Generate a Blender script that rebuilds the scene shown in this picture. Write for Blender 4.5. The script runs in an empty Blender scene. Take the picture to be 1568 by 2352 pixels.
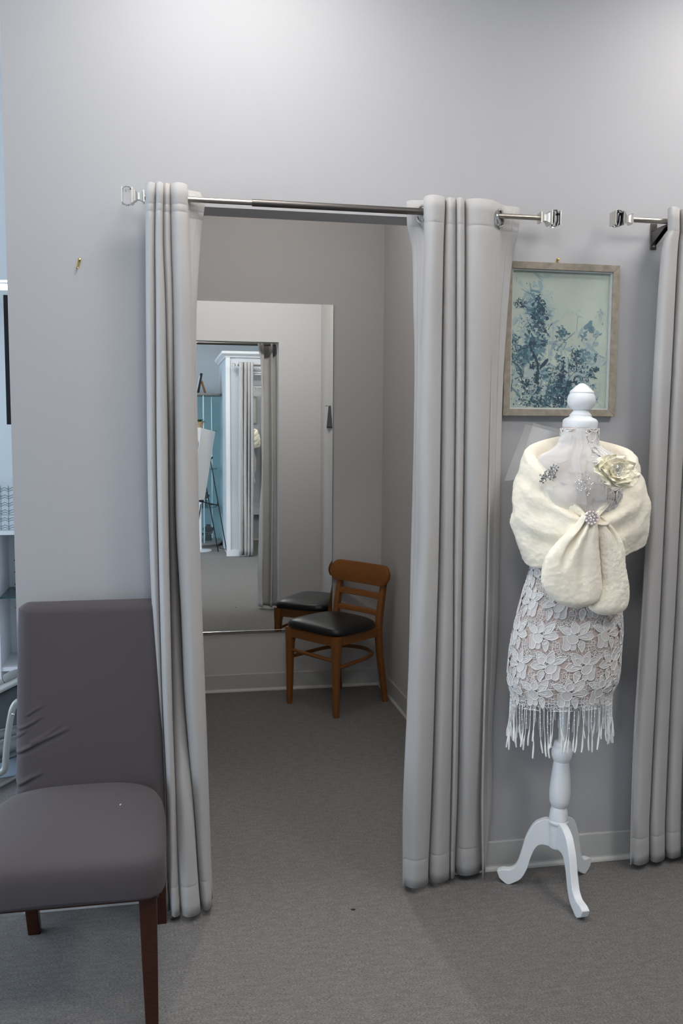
import bpy, math, random
from math import sin, cos, pi, sqrt, atan2, radians, exp
from mathutils import Vector, Matrix, noise
random.seed(7)
sc = bpy.context.scene
COL = sc.collection

# ------------------------------------------------------------------ camera model
F_PX, YAW, PITCH, ROLL, CAM_D, CAM_H = 2086.15, 0.191488, 0.094057, -0.006488, 2.814586, 1.5
fv = Vector((sin(YAW)*cos(PITCH), cos(YAW)*cos(PITCH), -sin(PITCH)))
r0 = Vector((cos(YAW), -sin(YAW), 0)); u0 = r0.cross(fv)
rv = r0*cos(ROLL) - u0*sin(ROLL); uv = u0*cos(ROLL) + r0*sin(ROLL)
CP = Vector((0, -CAM_D, CAM_H))
def ray(x, y): return fv + rv*((x-784)/F_PX) - uv*((y-1176)/F_PX)
def at(x, y, Y):                       # world point on the plane Y seen at photo pixel x, y
    d = ray(x, y); return CP + d*((Y-CP.y)/d.y)
def fl(x, y, z=0.0):
    d = ray(x, y); return CP + d*((z-CP.z)/d.z)
def xat(px, Y, z):                     # world X at depth Y, height z seen in photo column px
    k = (px-784)/F_PX
    a = (Y-CP.y); b = z-CP.z
    num = k*(a*fv.y+b*fv.z) - (a*rv.y+b*rv.z)
    return num/(rv.x-k*fv.x)
BACK = 2.2353                          # back wall of the fitting room (mirror plane)
def mir(v): return Vector((v[0], 2*(BACK-0.006)-v[1], v[2]))
def atm(x, y, Y): return mir(at(x, y, Y))   # same, for what the mirror shows

cam_d = bpy.data.cameras.new('camera'); cam = bpy.data.objects.new('camera', cam_d); COL.objects.link(cam)
cam_d.sensor_fit = 'HORIZONTAL'; cam_d.sensor_width = 36; cam_d.lens = F_PX/1568*36
cam_d.clip_start = 0.02; cam_d.clip_end = 100
M = Matrix.Identity(4)
for i in range(3):
    M[i][0] = rv[i]; M[i][1] = uv[i]; M[i][2] = -fv[i]; M[i][3] = CP[i]
cam.matrix_world = M
sc.camera = cam

# ------------------------------------------------------------------ materials
LAMP, FILL_REAR, FILL_IN = 15.6, 23, 12  # near lamps, then the added rear and fitting room fill panels
NEAR_Y, REAR_Y, IN_Y = -.60, -2.1, 1.2
def _n(nt, t, **kw):
    n = nt.nodes.new(t)
    for k, v in kw.items():
        if k in n.inputs: n.inputs[k].default_value = v
        else: setattr(n, k, v)
    return n
def mat(name, col, rough=0.6, metal=0.0, spec=0.5, sheen=0.0, trans=0.0, ior=1.45, alpha=1.0,
        noise_amt=0.0, noise_scale=20.0, stretch=(1,1,1), bump=0.0, bump_scale=200.0, emit=None, estr=0.0, sss=0.0, coat=0.0, col2=None):
    m = bpy.data.materials.new(name); m.use_nodes = True
    nt = m.node_tree; b = nt.nodes['Principled BSDF']
    b.inputs['Base Color'].default_value = (*col, 1); b.inputs['Roughness'].default_value = rough
    b.inputs['Metallic'].default_value = metal; b.inputs['Specular IOR Level'].default_value = spec
    b.inputs['IOR'].default_value = ior; b.inputs['Transmission Weight'].default_value = trans
    b.inputs['Alpha'].default_value = alpha; b.inputs['Sheen Weight'].default_value = sheen
    b.inputs['Coat Weight'].default_value = coat
    if sss: b.inputs['Subsurface Weight'].default_value = sss; b.inputs['Subsurface Radius'].default_value = (.01,.008,.006)
    if emit: b.inputs['Emission Color'].default_value = (*emit, 1); b.inputs['Emission Strength'].default_value = estr
    if noise_amt or bump or col2:
        tc = _n(nt, 'ShaderNodeTexCoord'); mp = _n(nt, 'ShaderNodeMapping'); mp.inputs['Scale'].default_value = stretch
        nt.links.new(tc.outputs['Object'], mp.inputs['Vector'])
    if noise_amt or col2:
        nz = _n(nt, 'ShaderNodeTexNoise'); nz.inputs['Scale'].default_value = noise_scale; nz.inputs['Detail'].default_value = 5
        nt.links.new(mp.outputs['Vector'], nz.inputs['Vector'])
        rp = _n(nt, 'ShaderNodeValToRGB')
        c1 = tuple(c*(1-noise_amt) for c in col); c2 = col2 if col2 else tuple(min(1, c*(1+noise_amt)) for c in col)
        rp.color_ramp.elements[0].position = .3; rp.color_ramp.elements[1].position = .7
        rp.color_ramp.elements[0].color = (*c1, 1); rp.color_ramp.elements[1].color = (*c2, 1)
        nt.links.new(nz.outputs['Fac'], rp.inputs['Fac']); nt.links.new(rp.outputs['Color'], b.inputs['Base Color'])
    if bump:
        n2 = _n(nt, 'ShaderNodeTexNoise'); n2.inputs['Scale'].default_value = bump_scale; n2.inputs['Detail'].default_value = 3
        nt.links.new(mp.outputs['Vector'], n2.inputs['Vector'])
        bp = _n(nt, 'ShaderNodeBump'); bp.inputs['Strength'].default_value = bump; bp.inputs['Distance'].default_value = .002
        nt.links.new(n2.outputs['Fac'], bp.inputs['Height']); nt.links.new(bp.outputs['Normal'], b.inputs['Normal'])
    return m

def carpet_mat():
    m = bpy.data.materials.new('carpet'); m.use_nodes = True; nt = m.node_tree; b = nt.nodes['Principled BSDF']
    b.inputs['Roughness'].default_value = .95; b.inputs['Specular IOR Level'].default_value = .1
    b.inputs['Sheen Weight'].default_value = .15
    tc = _n(nt, 'ShaderNodeTexCoord')
    mp = _n(nt, 'ShaderNodeMapping'); mp.inputs['Scale'].default_value = (1, 3.2, 1)
    mp.inputs['Rotation'].default_value = (0, 0, -.03)
    nt.links.new(tc.outputs['Object'], mp.inputs['Vector'])
    a = _n(nt, 'ShaderNodeTexNoise'); a.inputs['Scale'].default_value = 150; a.inputs['Detail'].default_value = 4; a.inputs['Roughness'].default_value = .75
    c = _n(nt, 'ShaderNodeTexNoise'); c.inputs['Scale'].default_value = 24; c.inputs['Detail'].default_value = 3
    nt.links.new(mp.outputs['Vector'], a.inputs['Vector']); nt.links.new(mp.outputs['Vector'], c.inputs['Vector'])
    r1 = _n(nt, 'ShaderNodeValToRGB'); e = r1.color_ramp.elements
    e[0].position = .33; e[0].color = (.048, .044, .041, 1); e[1].position = .68; e[1].color = (.295, .278, .262, 1)
    nt.links.new(a.outputs['Fac'], r1.inputs['Fac'])
    r2 = _n(nt, 'ShaderNodeValToRGB'); e = r2.color_ramp.elements
    e[0].position = .35; e[0].color = (.88, .87, .86, 1); e[1].position = .65; e[1].color = (1.1, 1.1, 1.1, 1)
    nt.links.new(c.outputs['Fac'], r2.inputs['Fac'])
    mx = _n(nt, 'ShaderNodeMix'); mx.data_type = 'RGBA'; mx.blend_type = 'MULTIPLY'; mx.inputs[0].default_value = 1
    nt.links.new(r1.outputs['Color'], mx.inputs[6]); nt.links.new(r2.outputs['Color'], mx.inputs[7])
    nt.links.new(mx.outputs[2], b.inputs['Base Color'])
    bp = _n(nt, 'ShaderNodeBump'); bp.inputs['Strength'].default_value = .6; bp.inputs['Distance'].default_value = .004
    nt.links.new(a.outputs['Fac'], bp.inputs['Height']); nt.links.new(bp.outputs['Normal'], b.inputs['Normal'])
    return m

def sheer_mat(name, col, op, tint=(1,1,1)):
    m = bpy.data.materials.new(name); m.use_nodes = True; nt = m.node_tree
    b = nt.nodes['Principled BSDF']; b.inputs['Base Color'].default_value = (*col, 1); b.inputs['Roughness'].default_value = .8
    b.inputs['Specular IOR Level'].default_value = .2
    t = _n(nt, 'ShaderNodeBsdfTransparent'); t.inputs[0].default_value = (*tint, 1); mx = _n(nt, 'ShaderNodeMixShader'); mx.inputs[0].default_value = op
    out = nt.nodes['Material Output']
    nt.links.new(t.outputs[0], mx.inputs[1]); nt.links.new(b.outputs[0], mx.inputs[2]); nt.links.new(mx.outputs[0], out.inputs[0])
    return m

MT = dict(
 wall = mat('wall_paint', (.455, .451, .464), .75, spec=.25, bump=.06, bump_scale=260),
 wall_in = mat('fitting_room_paint', (.60, .585, .58), .75, spec=.25, bump=.06, bump_scale=260),
 wall_blue = mat('shop_wall_paint', (.50, .54, .56), .75, spec=.25, bump=.05, bump_scale=260),
 white = mat('white_trim_paint', (.80, .81, .82), .45),
 ceiling = mat('ceiling_tile', (.78, .79, .79), .9, noise_amt=.04, noise_scale=60),
 base = mat('vinyl_baseboard', (.50, .50, .49), .5, noise_amt=.03, noise_scale=6),
 baselip = mat('vinyl_baseboard_lip', (.62, .61, .59), .5),
 carpet = carpet_mat(),
 curtain = mat('grey_velvet', (.455, .442, .434), .85, spec=.15, sheen=.10, noise_amt=.055, noise_scale=5.5, stretch=(1,1,.45), bump=.10, bump_scale=500),
 rod = mat('brushed_nickel', (.42, .38, .34), .33, 1.0, noise_amt=.1, noise_scale=30, stretch=(1,8,8)),
 rod_dark = mat('dark_nickel', (.17, .155, .145), .38, 1.0),
 chrome = mat('chrome', (.72, .72, .72), .12, 1.0),
 silver = mat('satin_silver', (.70, .685, .64), .3, 1.0),
 crystal = mat('crystal', (1, 1, 1), .0, trans=1.0, ior=1.5),
 mirror = mat('mirror_silver', (.90, .925, .92), .0, 1.0),
 wood = mat('golden_oak', (.245, .088, .018), .38, spec=.45, noise_amt=.12, noise_scale=9, stretch=(2,2,14), coat=.1),
 vinyl = mat('black_vinyl', (.010, .010, .011), .33, spec=.5, bump=.05, bump_scale=350),
 slip = mat('taupe_stretch_cover', (.092, .080, .086), .85, spec=.15, sheen=.05, bump=.08, bump_scale=700),
 darkwood = mat('mahogany_leg', (.042, .011, .005), .35, spec=.45, noise_amt=.25, noise_scale=10, stretch=(3,3,25)),
 wplastic = mat('white_lacquer', (.80, .81, .83), .4, noise_amt=.02, noise_scale=14),
 nude = mat('nude_lining', (.58, .475, .435), .8),
 lace = mat('white_lace_cord', (.93, .92, .91), .75),
 lacefill = mat('white_lace_fill', (.69, .655, .635), .85, noise_amt=.2, noise_scale=420, stretch=(1,1,2.2)),
 fur = mat('ivory_plush', (.93, .86, .715), .95, spec=.05, sheen=.35, noise_amt=.035, noise_scale=30, bump=.55, bump_scale=330),
 tulle = sheer_mat('ivory_tulle', (.80, .76, .73), .42),
 tulle_thin = sheer_mat('white_tulle', (.80, .79, .78), .26),
 petal = mat('ivory_petal', (.95, .895, .73), .8, spec=.15, noise_amt=.06, noise_scale=40),
 pearl = mat('pearl', (.82, .74, .73), .22, spec=.7, coat=.4),
 gem = mat('rhinestone', (.80, .80, .80), .08, .85),
 gem_dark = mat('smoky_rhinestone', (.42, .42, .41), .12, .9),
 rose = mat('rose_metal', (.80, .66, .62), .3, .8),
 brass = mat('brass', (.62, .46, .16), .25, 1.0),
 frame = mat('weathered_oak', (.285, .245, .195), .7, noise_amt=.22, noise_scale=40, stretch=(1,1,1), bump=.3, bump_scale=90),
 frame_in = mat('pale_frame_inset', (.50, .53, .52), .7),
 print = mat('pale_green_print', (.40, .455, .395), .5, noise_amt=.10, noise_scale=6),
 ink1 = mat('ink_pale_blue', (.25, .34, .36), .6), ink2 = mat('ink_mid_blue', (.125, .215, .255), .6),
 ink3 = mat('ink_teal', (.055, .125, .155), .6), ink4 = mat('ink_navy', (.028, .055, .082), .6),
 ink5 = mat('ink_cream', (.62, .62, .50), .6), ink6 = mat('ink_mist', (.325, .40, .395), .6),
 black = mat('black_frame', (.006, .005, .008), .45),
 blackmat = mat('black_velvet', (.008, .008, .010), .9, spec=.1),
 glass = mat('clear_glass', (.80, .95, .95), .0, trans=1.0, ior=1.15),
 glass_edge = mat('green_glass_edge', (.03, .10, .11), .1),
 alu = mat('aluminium', (.80, .82, .84), .35, .6),
 topwood = mat('grey_oak_disc', (.30, .28, .26), .5),
 board = mat('white_foam_board', (.66, .665, .66), .7),
 pot = mat('terracotta_beige_pot', (.36, .25, .15), .8),
 leaf = mat('plant_leaf', (.03, .10, .025), .5),
 grey_cush = mat('grey_vinyl_cushion', (.20, .20, .195), .5),
 grey_sling = mat('slate_sling', (.075, .085, .09), .5),
 tube = mat('grey_tube_metal', (.36, .37, .35), .4, .3),
 bluebase = mat('blue_grey_steel_disc', (.42, .50, .60), .35),
 box = mat('patterned_box_white', (.62, .66, .68), .8),
 boxline = mat('patterned_box_line', (.17, .22, .24), .8),
 cloth = mat('slate_cloth', (.06, .065, .075), .9),
 lamp = mat('lamp_diffuser', (1, 1, 1), .5, emit=(1, .965, .925), estr=LAMP),
 lampfar = mat('far_lamp_diffuser', (1, 1, 1), .5, emit=(1, .99, .98), estr=6),
 lint = mat('white_lint', (.8, .8, .8), .9),
 sky_glass = mat('window_glass', (.95, .98, 1), .0, trans=1.0, ior=1.02),
)

# ------------------------------------------------------------------ mesh builder
class MB:
    def __init__(s): s.v = []; s.f = []; s.m = []; s.mi = 0
    def add(s, vs, fs):
        o = len(s.v); s.v += [tuple(v) for v in vs]
        for f in fs: s.f.append(tuple(i+o for i in f)); s.m.append(s.mi)
        return s
    def box(s, c, d, R=None):
        c = Vector(c); vs = []
        for x in (-1, 1):
            for y in (-1, 1):
                for z in (-1, 1):
                    p = Vector((x*d[0]/2, y*d[1]/2, z*d[2]/2))
                    if R is not None: p = R @ p
                    vs.append(c+p)
        return s.add(vs, [(0,1,3,2),(4,6,7,5),(0,4,5,1),(2,3,7,6),(0,2,6,4),(1,5,7,3)])
    def span(s, a, b):
        return s.box([(a[i]+b[i])/2 for i in range(3)], [abs(b[i]-a[i]) for i in range(3)])
    def rings(s, rs, cap=True, closed=True):
        n = len(rs[0]); vs = [p for r in rs for p in r]; fs = []
        for i in range(len(rs)-1):
            for j in range(n if closed else n-1):
                k = (j+1) % n
                fs.append((i*n+j, i*n+k, (i+1)*n+k, (i+1)*n+j))
        if cap and closed:
            fs.append(tuple(range(n-1, -1, -1))); fs.append(tuple((len(rs)-1)*n+j for j in range(n)))
        return s.add(vs, fs)
    def lathe(s, prof, org=(0,0,0), axis=(0,0,1), n=32, phase=0.0):   # prof: (radius, height)
        ax = Vector(axis).normalized(); q = Vector((0,0,1)).rotation_difference(ax); o = Vector(org)
        rs = []
        for r, h in prof:
            rs.append([o + q @ Vector((max(r,1e-5)*cos(2*pi*j/n+phase), max(r,1e-5)*sin(2*pi*j/n+phase), h)) for j in range(n)])
        return s.rings(rs)
    def cyl(s, a, b, r1, r2=None, n=16):
        a = Vector(a); b = Vector(b); r2 = r1 if r2 is None else r2
        return s.lathe([(r1, 0), (r2, (b-a).length)], a, b-a, n)
    def tube(s, pts, r, n=8, cap=True, flat=1.0):
        pts = [Vector(p) for p in pts]; N = len(pts); rs = []
        up = None
        for i, p in enumerate(pts):
            t = (pts[min(i+1, N-1)]-pts[max(i-1, 0)])
            if t.length < 1e-9: t = Vector((0,0,1))
            t.normalize()
            if up is None:
                up = Vector((0,0,1)) if abs(t.z) < .9 else Vector((0,1,0))
            a = t.cross(up)
            if a.length < 1e-6: a = t.orthogonal()
            a.normalize(); up = a.cross(t).normalized()
            rr = r[i] if isinstance(r, (list, tuple)) else r
            rs.append([p + a*(rr*cos(2*pi*j/n)) + up*(rr*flat*sin(2*pi*j/n)) for j in range(n)])
        return s.rings(rs, cap)
    def sphere(s, c, r, n=12, m=8, sc_=(1,1,1)):
        c = Vector(c)
        rs = []
        for i in range(m+1):
            a = -pi/2+pi*i/m
            rr = max(cos(a), 1e-4)
            rs.append([c+Vector((r*sc_[0]*rr*cos(2*pi*j/n), r*sc_[1]*rr*sin(2*pi*j/n), r*sc_[2]*sin(a))) for j in range(n)])
        return s.rings(rs)
    def prism(s, poly, d):                  # poly: list of 3-D points, extruded along vector d
        d = Vector(d); n = len(poly); a = [Vector(p) for p in poly]; vs = a+[p+d for p in a]
        fs = [tuple(range(n-1, -1, -1)), tuple(range(n, 2*n))]
        for j in range(n): k = (j+1) % n; fs.append((j, k, n+k, n+j))
        return s.add(vs, fs)
    def torus(s, c, axis, R, r, n=28, m=8):
        ax = Vector(axis).normalized(); q = Vector((0,0,1)).rotation_difference(ax); c = Vector(c); rs = []
        for i in range(n+1):
            a = 2*pi*i/n
            rs.append([c+q @ Vector(((R+r*cos(2*pi*j/m))*cos(a), (R+r*cos(2*pi*j/m))*sin(a), r*sin(2*pi*j/m))) for j in range(m)])
        return s.rings(rs, cap=False)
    def build(s, name, mats, parent=None, smooth=True, bevel=0, seg=2, sub=0, solid=0, angle=40, weld=False):
        me = bpy.data.meshes.new(name); me.from_pydata(s.v, [], s.f)
        if not isinstance(mats, (list, tuple)): mats = [mats]
        for m in mats: me.materials.append(m)
        if len(mats) > 1:
            me.polygons.foreach_set('material_index', s.m)
        import bmesh
        bm = bmesh.new(); bm.from_mesh(me)
        if weld: bmesh.ops.remove_doubles(bm, verts=bm.verts, dist=1e-5)
        bmesh.ops.recalc_face_normals(bm, faces=bm.faces); bm.to_mesh(me); bm.free()
        if smooth:
            me.polygons.foreach_set('use_smooth', [True]*len(me.polygons))
        o = bpy.data.objects.new(name, me); COL.objects.link(o)
        if smooth and angle < 180:
            try: me.set_sharp_from_angle(angle=radians(angle))
            except Exception: pass
        if solid: md = o.modifiers.new('thick', 'SOLIDIFY'); md.thickness = solid; md.offset = 0
        if bevel: md = o.modifiers.new('bevel', 'BEVEL'); md.width = bevel; md.segments = seg; md.limit_method = 'ANGLE'; md.angle_limit = radians(35)
        if sub: md = o.modifiers.new('sub', 'SUBSURF'); md.levels = sub; md.render_levels = sub
        if parent is not None:
            o.parent = parent
            root = parent
            T = Matrix.Identity(4)
            chain = []
            while root is not None: chain.append(root); root = root.parent
            for q in reversed(chain): T = T @ q.matrix_parent_inverse @ q.matrix_basis
            o.matrix_parent_inverse = T.inverted()
        return o
def tag(o, label=None, cat=None, group=None, kind=None):
    if label: o['label'] = label
    if cat: o['category'] = cat
    if group: o['group'] = group
    if kind: o['kind'] = kind
    return o
def thing(name, loc, label, cat, group=None):
    o = bpy.data.objects.new(name, None); COL.objects.link(o); o.location = loc; o.empty_display_size = .05
    return tag(o, label, cat, group)
def struct(mb, name, m, **k):
    k.setdefault('smooth', False)
    return tag(mb.build(name, m, **k), kind='structure')

def cr(pts, n=6, closed=False):            # Catmull-Rom through points (tuples of any dimension)
    P = [tuple(p) for p in pts]; N = len(P); out = []
    def g(i): return P[i % N] if closed else P[max(0, min(N-1, i))]
    for i in range(N if closed else N-1):
        a, b, c, d = g(i-1), g(i), g(i+1), g(i+2)
        for k in range(n):
            t = k/n; t2 = t*t; t3 = t2*t
            out.append(tuple(.5*((2*b[j])+(c[j]-a[j])*t+(2*a[j]-5*b[j]+4*c[j]-d[j])*t2+(3*b[j]-a[j]-3*c[j]+d[j])*t3) for j in range(len(b))))
    if not closed: out.append(P[-1])
    return out
def lerp_tab(tab, x):                      # tab: sorted (x, values...)
    if x <= tab[0][0]: return tab[0][1:]
    for a, b in zip(tab, tab[1:]):
        if x <= b[0]:
            t = (x-a[0])/(b[0]-a[0]); return tuple(p+(q-p)*t for p, q in zip(a[1:], b[1:]))
    return tab[-1][1:]
def smooth_tab(tab, x):
    if x <= tab[0][0]: return tab[0][1:]
    if x >= tab[-1][0]: return tab[-1][1:]
    for i in range(len(tab)-1):
        if x <= tab[i+1][0]:
            a, b = tab[i], tab[i+1]; t = (x-a[0])/(b[0]-a[0]); out = []
            for j in range(1, len(a)):
                def sl(k):
                    k0 = max(0, k-1); k1 = min(len(tab)-1, k+1)
                    return (tab[k1][j]-tab[k0][j])/(tab[k1][0]-tab[k0][0])
                h = b[0]-a[0]; m0 = sl(i)*h; m1 = sl(i+1)*h
                out.append((2*t**3-3*t*t+1)*a[j]+(t**3-2*t*t+t)*m0+(-2*t**3+3*t*t)*b[j]+(t**3-t*t)*m1)
            return tuple(out)

# ------------------------------------------------------------------ room shell
XL, XJL, XJR, ZH, WT = -0.4436, 0.03, 0.8792, 2.1506, 0.1172
CEIL = 3.05; XC = 1.2144
YO = -4.62                                  # wall opposite, behind the camera
b_ = MB()
b_.span((-6.2, YO-.1, -.06), (4.6, 10.2, 0)); struct(b_, 'floor', MT['carpet'])
b_ = MB(); b_.span((-6.2, YO-.1, CEIL), (4.6, 10.2, CEIL+.06)); struct(b_, 'ceiling', MT['ceiling'])
b_ = MB()
b_.span((XL, 0, 0), (XJL, WT, CEIL)); b_.span((XJR, 0, 0), (4.5, WT, CEIL)); b_.span((XJL, 0, ZH), (XJR, WT, CEIL))
struct(b_, 'wall_front', MT['wall'], weld=False)
b_ = MB(); b_.span((XL, BACK, 0), (4.5, BACK+.11, CEIL)); struct(b_, 'wall_back', MT['wall_in'])
b_ = MB(); b_.span((XC, WT, 0), (XC+.11, BACK, CEIL)); struct(b_, 'wall_right', MT['wall_in'])
b_ = MB(); b_.span((XL, WT, 0), (XL+.11, BACK, CEIL)); struct(b_, 'wall_left', MT['wall'])
b_ = MB(); b_.span((-6.2, 9.77, 0), (XL, 9.9, CEIL)); struct(b_, 'wall_far', MT['wall_blue'])
b_ = MB(); b_.span((4.5, YO, 0), (4.6, WT, CEIL)); struct(b_, 'wall_end', MT['wall'])
b_ = MB(); b_.span((-6.2, YO-.1, 0), (4.6, YO, CEIL)); struct(b_, 'wall_opposite', MT['wall_blue'])
b_ = MB(); b_.span((XL, BACK+.11, 0), (XL+.11, 9.77, CEIL)); struct(b_, 'wall_side', MT['wall_blue'])
# window wall on the far left with three openings
WX = -6.1
wins = [(-3.9, -1.7), (-1.2, 1.0), (1.5, 3.7), (5.0, 8.5)]
b_ = MB(); y = YO-.1
for a, c in wins:
    b_.span((WX-.1, y, 0), (WX, a, CEIL)); b_.span((WX-.1, a, 0), (WX, c, .35)); b_.span((WX-.1, a, 2.65), (WX, c, CEIL)); y = c
b_.span((WX-.1, y, 0), (WX, 9.9, CEIL)); struct(b_, 'wall_window', MT['wall_blue'])
for i, (a, c) in enumerate(wins):
    b_ = MB()
    for yy in (a+.03, c-.03, (a+c)/2): b_.box((WX-.05, yy, 1.5), (.06, .06, 2.3))
    for zz in (.38, 2.62): b_.box((WX-.05, (a+c)/2, zz), (.06, c-a, .06))
    w = struct(b_, 'window_%d' % (i+1), MT['white'])
    g = MB(); g.box((WX-.05, (a+c)/2, 1.5), (.006, c-a-.06, 2.2)); g.build('window_pane', MT['sky_glass'], w, smooth=False)

def baseboard(name, a, c, nrm, h=.101):
    a = Vector((*a, 0)); c = Vector((*c, 0)); n = Vector((*nrm, 0))
    o = MB()
    prof = [(0, 0), (.014, 0), (.013, .006), (.009, .013), (.007, .02), (.006, h-.004), (.004, h), (0, h)]
    o.prism([a+n*p+Vector((0,0,z)) for p, z in prof], c-a)
    q = struct(o, name, [MT['base']])
    l = MB(); prof = [(.0135, 0), (.0165, .001), (.0155, .008), (.0105, .016), (.0095, .015), (.0125, .007)]
    l.prism([a+n*p+Vector((0,0,z)) for p, z in prof], c-a); l.build('baseboard_toe', MT['baselip'], q, smooth=False)
    return q
baseboard('baseboard_front', (XJR, -.0005), (4.5, -.0005), (0, -1))
baseboard('baseboard_front', (XL, -.0005), (XJL, -.0005), (0, -1))
baseboard('baseboard_back', (XL+.11, BACK-.0005), (XC, BACK-.0005), (0, -1))
baseboard('baseboard_right', (XC-.0005, WT), (XC-.0005, BACK), (-1, 0))
baseboard('baseboard_inner', (XJR, WT+.0005), (XC, WT+.0005), (0, 1))
baseboard('baseboard_opposite', (-6, YO+.0005), (.69, YO+.0005), (0, 1))

# ------------------------------------------------------------------ tuning
BOOTH_ROT, WIN_E, EXPO, SPOT_E = 1.0, 110, 0.0, 128
MT['wall_booth'] = mat('booth_paint', (.60, .63, .66), .6)
MT['fill_in'] = mat('fitting_room_fill', (1, 1, 1), .5, emit=(1, .96, .90), estr=FILL_IN)  # glow of the added panel that lifts the fitting room walls
MT['fill_rear'] = mat('rear_fill', (1, 1, 1), .5, emit=(1, .965, .925), estr=FILL_REAR)  # glow of the added panels that brighten floor and seat
MT['cabglass'] = sheer_mat('cabinet_glass', (.55, .66, .67), .14, (.80, .915, .93))
# ------------------------------------------------------------------ curtains
ZROD = 2.148; YROD = -.09
def curtain(name, label, rows, D, V, ztop, zbot, lead, trail, seams, rings=(), group='grey velvet curtains', nn=5, zrows=64):
    """rows: (photo y, fold boundary columns...); D: depth of every fold front as a function of the fraction down; V: valley depth."""
    tab = sorted((at(600, r[0], -.13).z, *r[1:]) for r in rows)
    nb = len(rows[0])-1
    zs = [zbot+(ztop-zbot)*i/zrows for i in range(zrows+1)]
    for s_ in seams: zs += [s_-.005, s_-.002, s_, s_+.002, s_+.005]
    zs = sorted(set(round(q, 5) for q in zs))
    out = []
    for z in zs:
        B = smooth_tab(tab, z); t = (ztop-z)/(ztop-zbot)
        pts = list(lead(B, z, t))
        for i in range(nb-1):
            L, R_ = B[i], B[i+1]; w = R_-L; d = D[i](t)
            pts += [(L+.10*w, d+.012), (L+.42*w, d-.004), (R_-.2*w, d+.004), (R_-.03*w, d+.022)]
            if i < nb-2:
                dn = D[i+1](t); v = max(V, max(d, dn)+.062)
                pts += [(R_-.07*w, d+.045), (R_-.10*w, v), (R_+.03*w, v-.004), (R_+.4, min(v-.012, dn+.040))]
        pts += list(trail(B, z, t))
        dip = 0.0
        for s_ in seams:
            q = abs(z-s_)
            if q < .005: dip = max(dip, .0014*(1-q/.005))
        ring = []
        for px, Y in cr(pts, nn):
            wob = .004*noise.noise(Vector((px*.02, z*1.6, 3.1)))*min(1, t*2)
            Yq = Y+dip+wob
            ring.append((xat(px, Yq, z)+.002*noise.noise(Vector((px*.05, z*2.1, 9)))*t, Yq, z))
        out.append(ring)
    c0 = out[0]; base = (sum(p[0] for p in c0)/len(c0), sum(p[1] for p in c0)/len(c0), 0)
    root = thing(name, base, label, 'curtain', group)
    m = MB(); m.rings(out, cap=False, closed=False)
    m.build('curtain_panel', MT['curtain'], root, solid=.003, angle=180)
    for (c, ax) in rings:
        g = MB(); g.torus(c, ax, .0255, .0040); g.build('grommet', MT['chrome'], root)
    return root

def tabf(*tb): return lambda t: smooth_tab(list(tb), t)[0]
rowsL = [
 (425, 335, 358, 375.5, 391, 430), (560, 335.5, 356, 373.5, 393, 434), (700, 336, 357, 379, 397, 440), (900, 338, 358, 383, 400, 447),
 (1000, 339, 359, 384.5, 402, 449), (1200, 342.6, 362.7, 386, 405, 452.5), (1400, 350.6, 368, 390, 416, 460.5), (1600, 363, 374, 395, 424.5, 468),
 (1800, 375, 382, 402, 441, 475), (2000, 377, 386, 410, 455, 483), (2115, 377, 394, 418, 463, 488.5)]
hemL = sorted((at(600, y, -.06).z, x) for y, x in [(425, 446), (470, 468), (500, 466), (560, 459.5), (700, 451), (760, 449.5), (900, 451), (1200, 456.5), (1400, 463), (1600, 470), (2115, 489.5)])
def trailL(B, z, t):
    h = smooth_tab(hemL, z)[0]; b = B[-1]; g = h-b
    s_ = h-min(13, .5*g); return [(b-2, -.105), (b-4+.2*g, -.078), (s_-1, -.069), (s_, -.064), (s_+1, -.067), (h, -.055), (h-4, -.04)]
curtain('curtain', 'pale grey velvet curtain bunched at the left end of the doorway, behind the taupe chair', rowsL,
  [tabf((0, -.140), (.5, -.13), (1, -.115)), tabf((0, -.150), (.7, -.155), (1, -.15)),
   tabf((0, -.138), (.25, -.128), (.40, -.060), (.55, -.035), (.68, -.070), (.82, -.145), (1, -.158)), tabf((0, -.153), (.7, -.150), (1, -.128))],
  -.055, 2.177, .022,
  lambda B, z, t: [(B[0]+8, -.045), (B[0]+3, -.07), (B[0]-.2, -.10)], trailL, [2.119, 2.098, .115],
  [((.008, YROD, ZROD-.006), (1, .25, 0))])

rowsR = [
 (450, 975, 1022, 1048, 1066.5, 1140), (560, 976, 1018, 1048, 1067, 1134), (800, 967, 1014, 1047, 1066.6, 1128), (1000, 962, 1012, 1045, 1065, 1124),
 (1290, 961, 1007, 1042, 1061.5, 1119), (1500, 944, 1001.5, 1041, 1057.6, 1115), (1700, 935, 996, 1038.7, 1053, 1110), (1900, 927, 989.6, 1035, 1049, 1106), (2040, 926.5, 983.6, 1033, 1043.5, 1108)]
hemRl = sorted((at(600, y, -.06).z, x) for y, x in [(450, 934), (500, 936), (560, 946.7), (700, 950), (800, 952.7), (1000, 950.8), (1290, 944), (1500, 941), (1700, 936), (1900, 928), (2040, 928)])
hemRr = sorted((at(600, y, -.05).z, x) for y, x in [(450, 1192), (500, 1189), (560, 1176), (800, 1157.5), (1000, 1150), (1290, 1145), (1500, 1141), (1700, 1130), (1900, 1127), (2040, 1112)])
def leadR(B, z, t):
    h = smooth_tab(hemRl, z)[0]; b = B[0]; g = b-h
    s_ = h+min(13, .4*g); return [(h+5, -.035), (h, -.05), (s_-1, -.066), (s_, -.061), (s_+1, -.067), (b-.12*g+2, -.076), (b-1.5, -.10)]
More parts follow.
